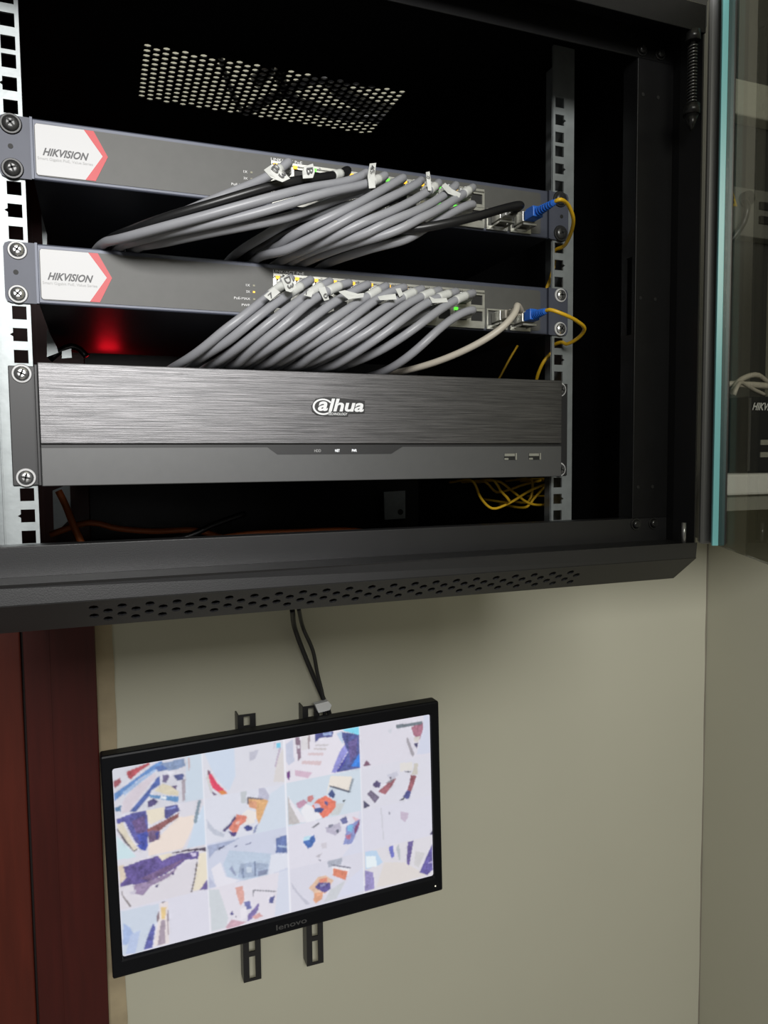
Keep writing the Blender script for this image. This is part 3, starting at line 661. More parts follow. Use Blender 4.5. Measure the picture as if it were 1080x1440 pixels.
# power strip with the red switch lamp
zt_ = zD+.0427
ps = thing('power_strip', 'dark power strip with glowing red switch, lying on the recorder behind its front panel', 'power strip', (-.10, .25, zt_))
MB().box(-.205, .03, .222, .272, zt_, zt_+.026).build('strip_body', mat('dark_strip_plastic', (.02, .02, .02), .4), ps, bev=.003)
MB().box(-.1775, -.1585, .236, .253, zt_+.0255, zt_+.030).build('lit_rocker', mat('red_neon', (1, .008, .02), .4, emit=12.), ps, bev=.001)
# cables lying on the cabinet roof above the vent
for i, (pts, r, lab) in enumerate((([(.02, .05), (.005, .16), (.035, .22), (.10, .235), (.20, .20)], .006, 'black cable curling across the vent on the cabinet roof'),
        ([(-.02, .33), (.02, .24), (.055, .19), (.115, .175), (.16, .12)], .005, 'second black cable crossing over the vent on the cabinet roof'),
        ([(-.07, .10), (-.055, .18), (-.03, .26), (.0, .33)], .003, 'thin dark cable lying straight across the roof vent'),
        ([(.03, .10), (.06, .17), (.08, .24), (.14, .29), (.22, .30)], .009, 'thick black cable bundled over the far end of the roof vent'),
        ([(.01, .30), (.04, .215), (.10, .20), (.15, .16), (.20, .10)], .008, 'thick black cable crossing the middle of the roof vent'))):
    P = [(x, y, CT+r+.0005+.013*i) for x, y in pts]
    tag(MB().tube(P, r, 10, .006).build('roof_cable', cab_black), lab, 'cable')

# ------------------------------------------------------------------ the wall monitor
mr, mu, mf = basis(-.01967, .0017, .0189); MC = np.array((.062, .442, -.836)); mn = -mf      # screen centre, facing out along mn
SW, SH = .476, .268
mon = thing('wall_monitor', 'black flat monitor showing sixteen camera pictures, hung on the wall under the cabinet', 'monitor', MC-mu*.16+mf*.03)
def mp(a, b, c=0): return MC+mr*a+mu*b+mn*c
W2, HT, HB = SW/2+.0145, SH/2+.0205, -SH/2-.0265
bz = MB(); RO = [(W2, HT), (-W2, HT), (-W2, HB), (W2, HB)]; RI = [(SW/2, SH/2), (-SW/2, SH/2), (-SW/2, -SH/2), (SW/2, -SH/2)]
ring(bz, MC+mn*.005, mr, mu, RO, RI)
for RR_, c0, c1 in ((RO, .005, -.016), (RI, .005, -.004)):
    P = [mp(a, b, c0) for a, b in RR_]+[mp(a, b, c1) for a, b in RR_]; bz.add(P, [(i, (i+1) % 4, (i+1) % 4+4, i+4) for i in range(4)])
bz.build('bezel', mon_black, mon, bev=.003)
MB().obox(MC, mr, mu, mn, (-W2+.004, W2-.004), (HB+.004, HT-.004), (-.030, -.0155)).build('back_cover', mon_black, mon, bev=.004)
lt = MB(); lettering(lt, 'lenovo', mp(-.0235, -SH/2-.0185, .0053), mr, mu, .047, .0085, .012); lt.build('logo', mat('dim_silver_print', (.055, .055, .055), .4), mon)
MB().cyl(mp(W2-.0135, -SH/2-.0155, .005), mn, .0011, .0006, 10).build('power_lamp', mat('warm_lamp', (.9, .85, .7), .4, emit=.8), mon)
# the picture on the screen: sixteen camera views, flat print in the screen's own plane
CROP = {1: (150, 1050, 7.2), 2: (280, 1030, 8.308), 3: (395, 1010, 9.), 4: (500, 990, 9.), 5: (155, 1190, 7.2), 6: (285, 1160, 8.308), 7: (398, 1130, 8.852), 8: (502, 1110, 9.)}
TILES = {
 (0, 0, 1): [(215, 215, 225), ((205, 218, 232), 800, 100, 1000, 60, 990, 540, 780, 560, 800, 300), ((215, 205, 215), 270, 430, 480, 270, 500, 310, 400, 430, 300, 560, 230, 660, 150, 690, 160, 560),
  ((185, 75, 85), 200, 260, 430, 165, 430, 190, 330, 260, 240, 340, 215, 320), ((150, 75, 85), 70, 360, 135, 320, 150, 370, 80, 435),
  ((95, 140, 200), 80, 480, 300, 320, 470, 190, 550, 150, 580, 180, 480, 240, 330, 330, 160, 490, 80, 560), ((165, 190, 225), 160, 470, 330, 340, 480, 235, 500, 250, 340, 370, 180, 500),
  ((70, 95, 165), 230, 665, 420, 440, 500, 330, 530, 300, 535, 390, 450, 450, 420, 520, 300, 660), ((130, 150, 185), 540, 180, 780, 120, 790, 200, 700, 240, 560, 250), ((80, 110, 170), 480, 220, 560, 190, 620, 230, 520, 260),
  ((110, 100, 140), 560, 290, 640, 290, 600, 370, 560, 360), ((75, 85, 140), 670, 290, 780, 280, 770, 340, 710, 350), ((95, 80, 120), 640, 405, 710, 390, 700, 440, 645, 440), ((230, 230, 240), 600, 260, 690, 260, 640, 310),
  ((220, 210, 185), 480, 450, 560, 380, 640, 400, 730, 460, 720, 500, 600, 490), ((95, 145, 195), 420, 490, 540, 500, 730, 510, 715, 570, 620, 550, 440, 520), ((235, 240, 245), 540, 505, 600, 510, 595, 538, 540, 530),
  ((75, 65, 120), 410, 560, 470, 530, 520, 555, 480, 600, 420, 620), ((170, 160, 170), 750, 350, 795, 330, 790, 540, 760, 560), ((80, 120, 160), 85, 620, 150, 600, 140, 660, 90, 660), ((205, 180, 180), 820, 120, 840, 110, 835, 250, 820, 240)],
 (1, 0, 1): [(222, 220, 230), ((240, 225, 215), 540, 900, 720, 720, 880, 700, 870, 800, 830, 900, 760, 1040, 420, 1110, 420, 1000), ((205, 220, 238), 880, 780, 1000, 540, 1010, 1010, 800, 1040, 850, 900), ((205, 228, 235), 95, 900, 260, 1070, 300, 1120, 105, 1150),
  ((85, 85, 160), 100, 740, 250, 680, 400, 650, 420, 830, 410, 1020, 380, 1050, 280, 960, 180, 760, 110, 800), ((104, 80, 136), 250, 760, 380, 700, 400, 860, 300, 880), ((60, 75, 170), 300, 900, 410, 860, 405, 1000, 370, 1040),
  ((225, 215, 195), 100, 800, 160, 765, 220, 900, 310, 1030, 270, 1060, 180, 960), ((90, 80, 90), 270, 1055, 310, 1030, 315, 1042, 275, 1068, 180, 972, 100, 840, 100, 820), ((235, 225, 205), 400, 640, 480, 600, 580, 600, 590, 720, 450, 790, 420, 780),
  ((75, 75, 140), 585, 610, 710, 590, 735, 650, 600, 740, 580, 720), ((130, 140, 200), 600, 630, 690, 605, 690, 625, 600, 650), ((140, 85, 85), 410, 840, 560, 760, 730, 670, 720, 720, 600, 800, 530, 860, 410, 870), ((115, 90, 130), 415, 860, 500, 850, 540, 860, 530, 940, 420, 980), ((55, 60, 140), 490, 880, 520, 860, 520, 930, 495, 940),
  ((130, 150, 165), 920, 550, 950, 545, 905, 780, 870, 775), ((80, 70, 110), 450, 620, 570, 570, 560, 590, 460, 632), ((60, 80, 180), 300, 1000, 420, 990, 390, 1060, 330, 1040)],
 (0, 1, 2): [(222, 222, 232), ((208, 220, 238), 60, 250, 400, 190, 420, 500, 340, 690, 220, 580, 120, 400), ((220, 215, 215), 900, 330, 1000, 130, 1005, 580, 860, 580), ((225, 60, 95), 95, 470, 140, 490, 210, 600, 325, 715, 260, 735, 150, 660, 110, 560),
  ((225, 140, 70), 210, 690, 270, 680, 325, 715, 260, 740), ((120, 70, 100), 90, 430, 130, 470, 100, 520), ((110, 90, 120), 140, 690, 200, 735, 160, 745), ((195, 195, 210), 580, 240, 690, 200, 650, 310, 585, 340), ((190, 175, 195), 930, 170, 950, 170, 890, 400, 870, 410), ((205, 190, 205), 870, 110, 885, 110, 870, 190, 860, 190), ((120, 205, 235), 895, 125, 940, 120, 945, 180, 900, 185), ((205, 205, 205), 80, 420, 100, 500, 150, 700, 130, 720, 80, 560)],
 (1, 1, 2): [(222, 224, 236), ((212, 222, 236), 820, 720, 1000, 600, 1025, 1110, 650, 1180), ((195, 200, 205), 480, 690, 545, 690, 540, 830, 480, 830), ((190, 190, 210), 690, 660, 760, 650, 810, 740, 800, 800, 680, 780), ((225, 175, 120), 560, 770, 740, 780, 800, 800, 690, 1080, 660, 1000, 660, 900, 570, 870),
  ((215, 155, 120), 570, 800, 660, 810, 660, 900, 580, 880), ((120, 110, 115), 555, 755, 740, 775, 740, 790, 575, 780, 570, 840, 550, 835), ((238, 232, 228), 560, 900, 660, 930, 640, 1060, 520, 1080, 450, 1000), ((220, 130, 110), 430, 960, 550, 980, 540, 1040, 470, 1090, 420, 1200, 340, 1140, 350, 1060, 410, 1020), ((235, 190, 180), 430, 1040, 470, 1040, 450, 1080, 420, 1075),
  ((85, 75, 125), 260, 1150, 330, 1090, 410, 980, 420, 1010, 340, 1120, 290, 1165), ((70, 50, 120), 330, 1150, 370, 1170, 440, 1170, 410, 1220, 370, 1215), ((55, 65, 140), 510, 1110, 560, 1085, 620, 1110, 600, 1150, 550, 1160), ((140, 150, 185), 640, 1100, 680, 1070, 650, 1170, 620, 1180), ((195, 200, 215), 80, 1020, 170, 1130, 290, 1190, 280, 1230, 170, 1200, 90, 1120), ((90, 100, 140), 890, 1140, 1025, 1105, 1025, 1180, 950, 1190, 900, 1180)],
 (2, 1, 6): [(208, 213, 232), ((165, 175, 205), 50, 250, 420, 160, 300, 230, 140, 310, 70, 390), ((190, 205, 225), 230, 460, 300, 300, 790, 340, 750, 590, 480, 650, 280, 610), ((165, 180, 205), 430, 460, 590, 440, 760, 460, 740, 580, 560, 620, 400, 620), ((225, 228, 240), 790, 350, 990, 340, 990, 500, 760, 590), ((232, 230, 240), 90, 520, 200, 440, 260, 610, 420, 655, 300, 700, 150, 740),
  ((85, 90, 125), 170, 280, 250, 240, 250, 262, 175, 298), ((110, 115, 150), 330, 262, 400, 242, 390, 262), ((110, 115, 150), 480, 228, 560, 208, 550, 225, 490, 238), ((95, 115, 170), 850, 160, 990, 110, 990, 330, 845, 330), ((170, 190, 220), 860, 240, 990, 250, 985, 275, 870, 260), ((120, 135, 165), 590, 430, 612, 430, 612, 600, 598, 600), ((130, 145, 175), 440, 520, 470, 510, 480, 620, 455, 625), ((130, 140, 170), 630, 545, 750, 520, 745, 580, 640, 600), ((200, 212, 228), 500, 500, 560, 495, 560, 560, 510, 570),
  ((190, 195, 220), 60, 600, 150, 720, 75, 740), ((150, 160, 190), 330, 480, 390, 600, 370, 600, 300, 520)],
 (3, 1, 6): [(228, 224, 234), ((208, 214, 220), 60, 760, 180, 760, 290, 1090, 260, 1210, 95, 1250), ((215, 220, 236), 880, 560, 1000, 530, 1030, 1010, 830, 1080), ((220, 165, 155), 370, 735, 460, 720, 480, 880, 430, 950, 390, 830), ((140, 140, 150), 570, 760, 850, 775, 845, 790, 590, 775, 585, 840, 572, 840), ((85, 90, 150), 775, 850, 835, 830, 810, 925, 760, 915),
  ((110, 115, 175), 470, 910, 540, 890, 560, 980, 500, 1000), ((125, 110, 170), 520, 1050, 600, 970, 650, 910, 640, 1000, 560, 1110, 510, 1130), ((236, 232, 240), 430, 990, 500, 960, 510, 1090, 430, 1110), ((205, 165, 180), 260, 1200, 330, 1110, 500, 1140, 400, 1190, 270, 1220), ((215, 165, 165), 560, 1080, 650, 1030, 690, 1070, 600, 1110), ((85, 80, 140), 300, 1060, 335, 1010, 355, 1055), ((90, 80, 100), 365, 1080, 385, 1055, 388, 1085)],
 (0, 2, 3): [(232, 228, 238), ((200, 205, 225), 55, 330, 140, 270, 160, 550, 90, 600, 60, 560), ((140, 115, 135), 170, 250, 230, 240, 245, 500, 210, 550), ((225, 220, 230), 190, 350, 225, 345, 230, 380, 200, 385), ((222, 218, 222), 245, 240, 335, 220, 335, 390, 250, 410), ((165, 150, 155), 335, 215, 360, 210, 355, 390, 335, 390), ((70, 75, 140), 420, 190, 650, 160, 650, 240, 480, 250, 430, 310), ((160, 180, 225), 520, 190, 640, 175, 630, 215, 530, 220),
  ((205, 200, 205), 430, 335, 600, 330, 580, 355, 430, 355), ((205, 198, 200), 410, 380, 580, 380, 560, 405, 405, 400), ((220, 200, 205), 340, 440, 540, 440, 520, 475, 330, 470), ((218, 195, 200), 260, 540, 510, 545, 490, 600, 250, 580), ((215, 185, 205), 170, 660, 390, 690, 330, 760, 170, 730), ((75, 85, 150), 740, 170, 990, 210, 1000, 640, 700, 690, 840, 430), ((95, 82, 142), 840, 300, 960, 250, 950, 450, 870, 560), ((130, 220, 245), 770, 140, 990, 100, 995, 215, 800, 165), ((45, 130, 230), 880, 610, 990, 440, 1000, 620),
  ((145, 145, 215), 630, 690, 740, 420, 800, 330, 840, 420, 780, 520, 690, 690), ((60, 60, 160), 700, 670, 840, 430, 800, 560, 720, 680), ((110, 50, 130), 65, 690, 110, 660, 100, 790, 70, 760), ((190, 210, 235), 700, 200, 760, 160, 780, 330, 730, 260)],
 (1, 2, 3): [(210, 222, 234), ((195, 190, 190), 70, 980, 240, 1270, 230, 1330, 90, 1355), ((235, 232, 240), 75, 930, 100, 1020, 330, 1320, 230, 1320, 110, 1100), ((238, 238, 244), 300, 1080, 400, 1130, 520, 1260, 330, 1330, 240, 1190), ((238, 230, 220), 620, 730, 890, 740, 900, 800, 850, 930, 610, 860, 560, 1000), ((205, 210, 212), 690, 1080, 800, 1080, 730, 1220, 600, 1240),
  ((80, 85, 105), 610, 850, 860, 920, 875, 935, 840, 940, 610, 870), ((150, 160, 170), 890, 760, 920, 770, 870, 930, 850, 920), ((55, 75, 130), 590, 960, 640, 900, 680, 970, 660, 1020, 600, 990), ((228, 120, 95), 380, 1120, 440, 1040, 560, 980, 690, 1060, 680, 1130, 590, 1240, 520, 1270, 470, 1200), ((215, 205, 225), 400, 1090, 470, 1080, 500, 1130, 430, 1150), ((60, 85, 150), 410, 1150, 470, 1130, 540, 1150, 500, 1200, 420, 1190), ((90, 85, 140), 540, 1040, 590, 1070, 580, 1110, 545, 1090),
  ((205, 130, 130), 320, 1000, 390, 970, 410, 1020, 370, 1070, 330, 1060), ((195, 150, 175), 180, 1080, 280, 1030, 330, 1070, 230, 1150, 200, 1130), ((60, 70, 75), 770, 1040, 810, 1030, 800, 1060, 780, 1065)],
 (2, 2, 7): [(226, 224, 236), ((218, 220, 236), 950, 90, 1000, 90, 1010, 690, 730, 660, 850, 500), ((120, 120, 130), 350, 300, 430, 240, 450, 250, 370, 310), ((190, 185, 205), 520, 300, 700, 240, 720, 340, 640, 400, 530, 360), ((130, 130, 150), 560, 270, 620, 250, 610, 290, 560, 310), ((90, 95, 115), 640, 340, 690, 320, 680, 380), ((100, 105, 155), 700, 200, 780, 160, 800, 240, 730, 260), ((225, 190, 200), 850, 160, 950, 200, 900, 240),
  ((140, 150, 205), 780, 280, 860, 250, 940, 200, 940, 300, 850, 500, 740, 520, 770, 400), ((130, 70, 120), 880, 310, 950, 200, 945, 260, 890, 400), ((200, 120, 150), 770, 400, 840, 380, 830, 450, 780, 440), ((130, 190, 230), 800, 270, 870, 270, 850, 360, 790, 340), ((65, 110, 185), 235, 480, 380, 390, 395, 470, 340, 550, 300, 565), ((190, 225, 240), 250, 420, 340, 400, 320, 450, 240, 470), ((210, 206, 215), 460, 500, 530, 490, 540, 560, 480, 570), ((190, 186, 196), 390, 660, 480, 620, 440, 680), ((110, 110, 130), 430, 700, 470, 710, 460, 725)],
 (3, 2, 7): [(220, 219, 232), ((218, 220, 238), 800, 960, 1010, 780, 1010, 1090, 660, 1180), ((205, 208, 214), 580, 1080, 770, 960, 660, 1190, 500, 1230), ((175, 180, 195), 540, 730, 640, 700, 730, 680, 720, 760, 560, 800), ((100, 100, 120), 590, 760, 840, 800, 840, 815, 600, 775), ((240, 238, 242), 600, 790, 820, 820, 800, 900, 610, 880), ((225, 135, 105), 620, 810, 800, 850, 770, 960, 610, 900),
  ((225, 190, 165), 310, 1060, 430, 920, 520, 900, 620, 960, 520, 1130, 380, 1120), ((225, 140, 115), 440, 950, 540, 920, 540, 980, 450, 990), ((90, 80, 150), 390, 1040, 440, 990, 580, 990, 580, 1070, 510, 1120, 400, 1060), ((150, 150, 200), 450, 1010, 530, 1000, 520, 1030, 450, 1040), ((225, 165, 130), 380, 1120, 490, 1110, 480, 1190, 400, 1250, 370, 1220), ((195, 195, 210), 85, 980, 200, 1140, 330, 1250, 280, 1270, 110, 1060)],
 (0, 3, 4): [(224, 221, 232), ((212, 216, 234), 860, 140, 935, 125, 945, 620, 770, 640, 850, 300), ((165, 105, 125), 700, 290, 850, 230, 855, 310, 810, 450, 730, 390), ((110, 120, 130), 505, 265, 840, 215, 840, 255, 515, 310), ((215, 210, 205), 740, 420, 820, 400, 790, 480, 740, 480), ((70, 65, 110), 735, 500, 790, 490, 775, 570), ((165, 160, 168), 640, 420, 660, 430, 745, 630, 715, 670, 650, 500), ((125, 85, 110), 90, 780, 130, 710, 190, 770, 100, 790), ((210, 212, 222), 400, 340, 460, 300, 440, 380)],
 (1, 3, 4): [(222, 221, 232), ((228, 224, 220), 560, 750, 720, 730, 720, 840, 620, 840, 560, 860), ((90, 90, 100), 620, 850, 700, 850, 700, 865, 630, 865), ((205, 200, 190), 740, 750, 790, 750, 780, 890, 700, 900, 730, 830), ((150, 85, 95), 695, 900, 770, 905, 740, 1010, 700, 1110, 650, 1090, 680, 1000), ((75, 80, 145), 600, 1170, 650, 1090, 700, 1110, 680, 1190, 640, 1210), ((60, 60, 80), 545, 1225, 620, 1175, 610, 1210), ((205, 205, 220), 390, 900, 520, 850, 540, 900, 440, 960), ((160, 95, 105), 300, 1090, 440, 970, 510, 940, 470, 1020, 370, 1150, 280, 1110), ((150, 140, 150), 360, 1010, 500, 930, 450, 990), ((100, 95, 110), 420, 930, 450, 925, 445, 960), ((85, 75, 120), 205, 1020, 260, 970, 315, 1000, 300, 1060, 240, 1060), ((110, 100, 125), 140, 1140, 190, 1090, 300, 1180, 240, 1260), ((70, 70, 100), 90, 1220, 180, 1290, 95, 1330)],
 (2, 3, 8): [(222, 221, 234), ((200, 185, 205), 545, 280, 650, 300, 640, 360, 605, 420, 550, 370), ((208, 208, 218), 290, 240, 310, 230, 340, 640, 325, 640), ((150, 150, 165), 390, 270, 420, 300, 405, 330), ((80, 75, 110), 920, 575, 955, 520, 955, 580)],
 (3, 3, 8): [(224, 221, 228), ((218, 220, 236), 85, 580, 330, 640, 330, 740, 90, 770), ((225, 218, 215), 240, 1250, 340, 930, 600, 930, 790, 1040, 900, 1090, 500, 1200), ((95, 85, 160), 790, 1060, 950, 700, 965, 1020, 890, 1090), ((200, 190, 235), 900, 940, 945, 915, 945, 940), ((110, 95, 160), 640, 670, 715, 645, 690, 800, 660, 970, 625, 950), ((110, 115, 200), 395, 740, 450, 705, 470, 860, 430, 875), ((190, 215, 240), 90, 780, 240, 780, 320, 930, 280, 960, 100, 1020), ((235, 245, 250), 110, 850, 230, 850, 250, 980, 110, 1000), ((150, 140, 195), 90, 1030, 200, 1060, 220, 1260, 95, 1300), ((210, 208, 210), 740, 790, 860, 810, 780, 1000, 720, 960), ((190, 195, 200), 490, 740, 530, 690, 550, 900, 530, 900)],
 (2, 0, 5): [(222, 218, 226), ((236, 226, 205), 890, 80, 965, 60, 990, 300, 910, 440, 830, 460, 880, 200), ((222, 205, 185), 80, 200, 140, 190, 150, 330, 100, 380), ((92, 75, 145), 130, 215, 300, 150, 480, 100, 560, 120, 690, 80, 890, 50, 885, 130, 760, 140, 690, 200, 560, 280, 380, 360, 180, 400, 95, 415, 95, 390, 160, 320), ((110, 85, 130), 300, 330, 560, 210, 760, 120, 700, 170, 600, 250, 400, 350),
  ((150, 130, 165), 230, 400, 400, 350, 600, 270, 680, 200, 640, 270, 560, 330, 400, 410, 330, 500, 240, 480), ((205, 200, 215), 190, 470, 260, 440, 250, 490, 210, 490), ((80, 65, 120), 620, 270, 645, 260, 635, 295, 615, 290), ((70, 60, 115), 440, 410, 490, 380, 470, 420), ((215, 205, 235), 810, 70, 860, 70, 860, 105, 815, 105), ((70, 55, 80), 600, 70, 700, 55, 780, 35, 965, 15, 965, 55, 890, 45, 780, 55, 640, 75), ((100, 90, 95), 865, 160, 880, 170, 850, 350, 820, 470, 805, 470, 840, 340), ((120, 110, 110), 110, 440, 130, 500, 210, 610, 190, 615, 120, 510), ((110, 95, 160), 900, 445, 985, 320, 995, 440), ((235, 225, 205), 480, 100, 560, 80, 620, 75, 620, 95, 520, 150)],
 (3, 0, 5): [(222, 221, 234), ((205, 215, 230), 105, 660, 490, 580, 470, 760, 330, 1060, 120, 1110), ((165, 185, 225), 130, 780, 200, 830, 240, 900, 160, 1000, 120, 1000), ((185, 200, 232), 200, 900, 300, 850, 250, 1080, 150, 1100), ((85, 90, 165), 330, 1055, 380, 890, 430, 780, 450, 830, 420, 1030), ((232, 222, 222), 430, 1020, 490, 720, 500, 580, 580, 560, 590, 900, 590, 990, 470, 1010), ((165, 150, 165), 470, 1010, 510, 750, 550, 750, 550, 990), ((230, 200, 140), 510, 620, 560, 620, 550, 740, 510, 740), ((130, 110, 120), 460, 720, 485, 660, 490, 740, 470, 770), ((150, 135, 150), 570, 640, 582, 650, 585, 900, 572, 900), ((110, 105, 120), 515, 570, 530, 560, 550, 555, 548, 568, 528, 575, 525, 595)],
}
def screen_colours(nu_, nv_):
    src = np.array([(158, 1081.7), (603.9, 1003.6), (609.4, 1231.7), (171.9, 1345.6)]); dst = [(0, 0), (1, 0), (1, 1), (0, 1)]
    A = []; b = []
    for (x, y), (u, v) in zip(src, dst):
        A += [[x, y, 1, 0, 0, 0, -u*x, -u*y], [0, 0, 0, x, y, 1, -v*x, -v*y]]; b += [u, v]
    H = np.append(np.linalg.solve(np.array(A), np.array(b)), 1).reshape(3, 3)
    U, V = np.meshgrid(np.linspace(0, 1, nu_), np.linspace(0, 1, nv_)); img = np.zeros((nv_, nu_, 3))
    for (r, c, k), L in TILES.items():
        ox, oy, s = CROP[k]; T = (U >= c/4) & (U <= (c+1)/4) & (V >= r/4) & (V <= (r+1)/4)
        img[T] = lin(L[0])
        for col, *xy in L[1:]:
            P = np.c_[np.array(xy[0::2])/s+ox, np.array(xy[1::2])/s+oy, np.ones(len(xy)//2)]@H.T; P = P[:, :2]/P[:, 2:]
            ins = np.zeros(U.shape, bool)
            for i in range(len(P)):
                (x1, y1), (x2, y2) = P[i-1], P[i]
                if y1 == y2: continue
                ins ^= ((V < y1) != (V < y2)) & (U < (x2-x1)*(V-y1)/(y2-y1)+x1)
            img[ins & T] = lin(col)
    for k in (1, 2, 3):
        img[:, np.abs(U[0]-k/4) < .0014] = lin((240, 240, 248)); img[np.abs(V[:, 0]-k/4) < .0016] = np.maximum(img[np.abs(V[:, 0]-k/4) < .0016], lin((215, 215, 228)))
    img = .95*img+.05*np.array(lin((222, 221, 234)))
    for _ in range(1):
        p = np.pad(img, ((1, 1), (1, 1), (0, 0)), mode='edge')
        img = (p[:-2, 1:-1]+p[2:, 1:-1]+p[1:-1, :-2]+p[1:-1, 2:]+2*p[1:-1, 1:-1])/6
    rg = np.random.RandomState(3); nz = np.zeros(img.shape[:2])
    for c_, a_ in ((2, .55), (4, .6), (9, .5)):
        g = rg.rand(nv_//c_+3, nu_//c_+3)-.5; yy, xx = np.arange(nv_)/c_, np.arange(nu_)/c_; y0, x0 = yy.astype(int), xx.astype(int); fy, fx = (yy-y0)[:, None], (xx-x0)[None]
        nz += a_*(g[y0][:, x0]*(1-fy)*(1-fx)+g[y0+1][:, x0]*fy*(1-fx)+g[y0][:, x0+1]*(1-fy)*fx+g[y0+1][:, x0+1]*fy*fx)
    dark = np.clip(1-img.mean(2)/.7, 0, 1)
    p = np.pad(dark, 3, mode='edge'); near = sum(p[i:i+nv_, j:j+nu_] for i in range(0, 7, 2) for j in range(0, 7, 2))/16      # clutter gathers round the furniture
    img = img*(1+nz*(.02+1.05*near))[..., None]
    return np.clip(img, 0, .95)
def make_screen():
    nu_, nv_ = 380, 214; C_ = screen_colours(nu_, nv_); L = np.array(mon.location)
    a = np.linspace(-SW/2, SW/2, nu_); b = np.linspace(SH/2, -SH/2, nv_)
    V = (MC-L)[None, None]+a[None, :, None]*mr+b[:, None, None]*mu
    me = bpy.data.meshes.new('screen'); i = np.arange(nv_*nu_).reshape(nv_, nu_)
    F = np.stack([i[:-1, :-1], i[1:, :-1], i[1:, 1:], i[:-1, 1:]], -1).reshape(-1, 4)
    me.from_pydata(V.reshape(-1, 3).tolist(), [], F.tolist()); me.update()
    at_ = me.color_attributes.new('picture', 'FLOAT_COLOR', 'POINT'); at_.data.foreach_set('color', np.c_[C_.reshape(-1, 3), np.ones(nu_*nv_)].ravel().astype(np.float32))
    M = bpy.data.materials.new('lit_screen'); M.use_nodes = True; nt = M.node_tree; B = nt.nodes['Principled BSDF']; ca = nt.nodes.new('ShaderNodeVertexColor'); ca.layer_name = 'picture'
    B.inputs['Base Color'].default_value = (.01, .01, .01, 1); B.inputs['Roughness'].default_value = .35; B.inputs['Emission Strength'].default_value = .93
    nt.links.new(ca.outputs['Color'], B.inputs['Emission Color']); me.materials.append(M)
    o = bpy.data.objects.new('screen', me); COL.objects.link(o); o.parent = mon; o['label'] = 'lit screen split into sixteen camera pictures'
make_screen()
# bracket straps behind the monitor
br = thing('monitor_bracket', 'black slotted wall bracket straps behind the monitor', 'bracket', (.06, .485, -.84))
for x in (.0115, .1105):
    s = MB(); y0, y1 = .4745, .4765; zt, zb = -.669, -1.0845; xa, xb = x-.0135, x+.0135; sa, sb = x-.0045, x+.0050
    slots = [(zt-.020, zt-.012), (-.990-.051, -.990), (-1.0785, -1.0475)]
    zc_ = zt
    for hi, lo_ in [(-.672, -.686), (-1.012, -1.038), (-1.0455, -1.0805)]:
        s.box(xa, xb, y0, y1, hi, zc_); s.box(xa, sa, y0, y1, lo_, hi); s.box(sb, xb, y0, y1, lo_, hi); zc_ = lo_
    s.box(xa, xb, y0, y1, zb, zc_); s.box(xa, xa+.002, y1, .497, zb, zt)
    s.build('slotted_strap', bracket_m, br)
MB().box(-.02, .14, .4825, .4995, -.90, -.78).build('wall_plate', bracket_m, br)
# leads from the cabinet to the monitor
for pts, r, lab, nm in (([(411, 858, .43), (415, 885, .478), (430, 925, .482), (447, 965, .484), (462, 1000, .486), (470, 1030, .488)], .0038, 'thicker black cable hanging from the cabinet to the monitor', 'power_cable'),
        ([(420, 856, .42), (427, 885, .466), (440, 915, .468), (446, 945, .472), (455, 985, .474), (457, 1020, .476)], .003, 'thinner black cable twisted beside the monitor power cable', 'video_cable')):
    tag(MB().tube([at(x, y, Y=yy) for x, y, yy in pts], r, 10, .006).build(nm, cab_black), lab, 'cable', 'leads down to the monitor')
P = [at(x, y, Y=.462) for x, y in ((443, 991), (462, 986), (467, 992), (464, 999), (448, 1003))]
tag(MB().prism(P, (0, .012, 0)).build('cable_clip', mat('white_clip', (.55, .56, .56), .5), bev=.001), 'small white clip holding the black cables above the monitor', 'clip')

# ------------------------------------------------------------------ beyond the glass door
sh = thing('wall_shelf', 'white shelf on the side wall, seen through the glass door', 'shelf', (.70, .17, -.35))
MB().box(.42, WX-.002, .03, .33, -.338, -.3135).build('shelf_board', mat('white_laminate', (.62, .62, .60), .5), sh, bev=.003)
MB().box(.43, WX-.002, .04, .32, -.356, -.338).build('shelf_frame', mat('grey_laminate', (.22, .22, .19), .5), sh)
bx_ = thing('desktop_recorder', 'small black recorder with white logo and ports, standing on the white shelf', 'recorder', (.62, .13, -.3135))
MB().box(.5265, .735, .05, .25, -.3135, -.2235).build('case', mat('glossy_black_case', (.008, .009, .012), .25), bx_, bev=.002)
MB().box(.5268, .530, .0485, .05, -.311, -.226).build('front_edge', mat('dark_trim', (.05, .05, .05), .3), bx_)
lt = MB(); lettering(lt, 'HIKVISION', (.5325, .0494, -.2400), X_, Z_, .052, .0090, .03, .4); lt.build('logo', mat('silver_print', (.6, .6, .6), .4), bx_)
for z in (-.2775, -.292):
    MB().box(.5465, .559, .0488, .05, z-.003, z+.003).build('usb_port', silver, bx_)
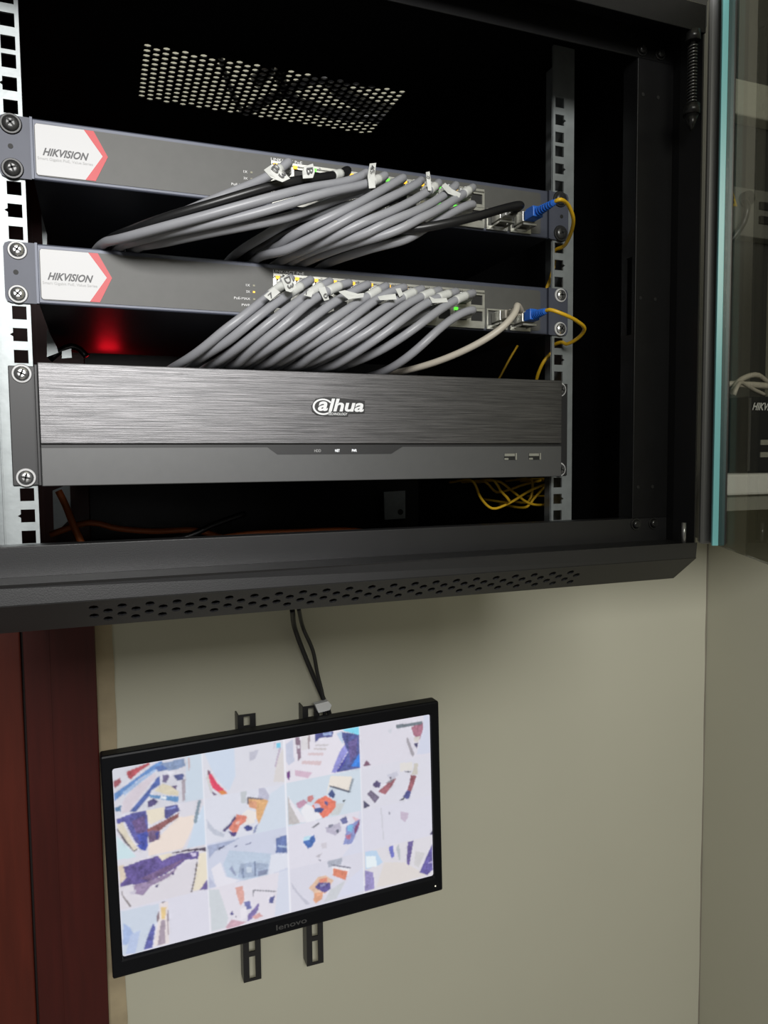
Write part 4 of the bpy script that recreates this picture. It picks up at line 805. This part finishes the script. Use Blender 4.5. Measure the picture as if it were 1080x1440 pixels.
for i, (pts, lab) in enumerate((([(1000, 548, .14), (1020, 541, .13), (1050, 541, .12), (1085, 544, .12), (1110, 552, .13)], 'thick pale cable lying across the small recorder'),
        ([(1030, 552, .11), (1040, 535, .12), (1062, 527, .12), (1080, 538, .13), (1100, 552, .14)], 'pale cable arching over the small recorder'),
        ([(1032, 556, .09), (1036, 545, .09), (1042, 538, .10), (1060, 548, .11), (1075, 555, .12)], 'thin pale cable curled on the small recorder'))):
    tag(MB().tube([at(x, y, Y=yy) for x, y, yy in pts], .0042-.0008*i, 10, .006).build('pale_cable', cab_beige), lab, 'cable', 'pale cables on the small recorder')
eb = thing('equipment_board', 'dark grey equipment board with light trunking and a warning triangle', 'panel', (.76, .38, .08))
MB().box(.62, WX-.002, .375, .385, -.25, .52).build('backboard', mat('dark_grey_board', (.032, .032, .029), .6), eb)
MB().box(.62, WX-.002, .345, .375, .262, .318).build('trunking', mat('cream_trunking', (.40, .40, .34), .5), eb, bev=.003)
MB().box(.62, WX-.002, .350, .375, .072, .150).build('breaker_panel', mat('grey_panel', (.15, .15, .135), .5), eb, bev=.002)
t3 = MB().prism([at(x, y, Y=.349) for x, y in ((1025, 289), (1037, 290), (1030, 266))], (0, .001, 0)).build('warning_triangle', mat('yellow_sign', (.62, .42, .02), .5), eb)
MB().prism([at(x, y, Y=.3485) for x, y in ((1029, 286), (1033, 286), (1031.5, 280), (1033, 279), (1030.5, 272), (1029.5, 279))], (0, .0005, 0)).build('bolt_mark', dark_ink, t3)
MB().cyl(at(1046, 281, Y=.350), (0, -1, 0), .0115, .012, 20).build('cable_gland', cab_black, eb)
MB().tube([at(x, y, Y=yy) for x, y, yy in ((1046, 281, .345), (1051, 291, .33), (1046, 312, .335), (1036, 328, .34), (1022, 345, .35), (1005, 360, .36))], .0052, 10, .006).build('board_cable', cab_black, eb)
MB().box(.862, .9, .346, .350, .118, .130).box(.862, .9, .346, .350, .095, .107).build('panel_slot', hole_m, eb)

# everything above was laid out from the rack's own zero: stand it on the floor
for o in list(bpy.data.objects):
    if o.parent is None and o.type in ('MESH', 'EMPTY'): o.location.z += Z0
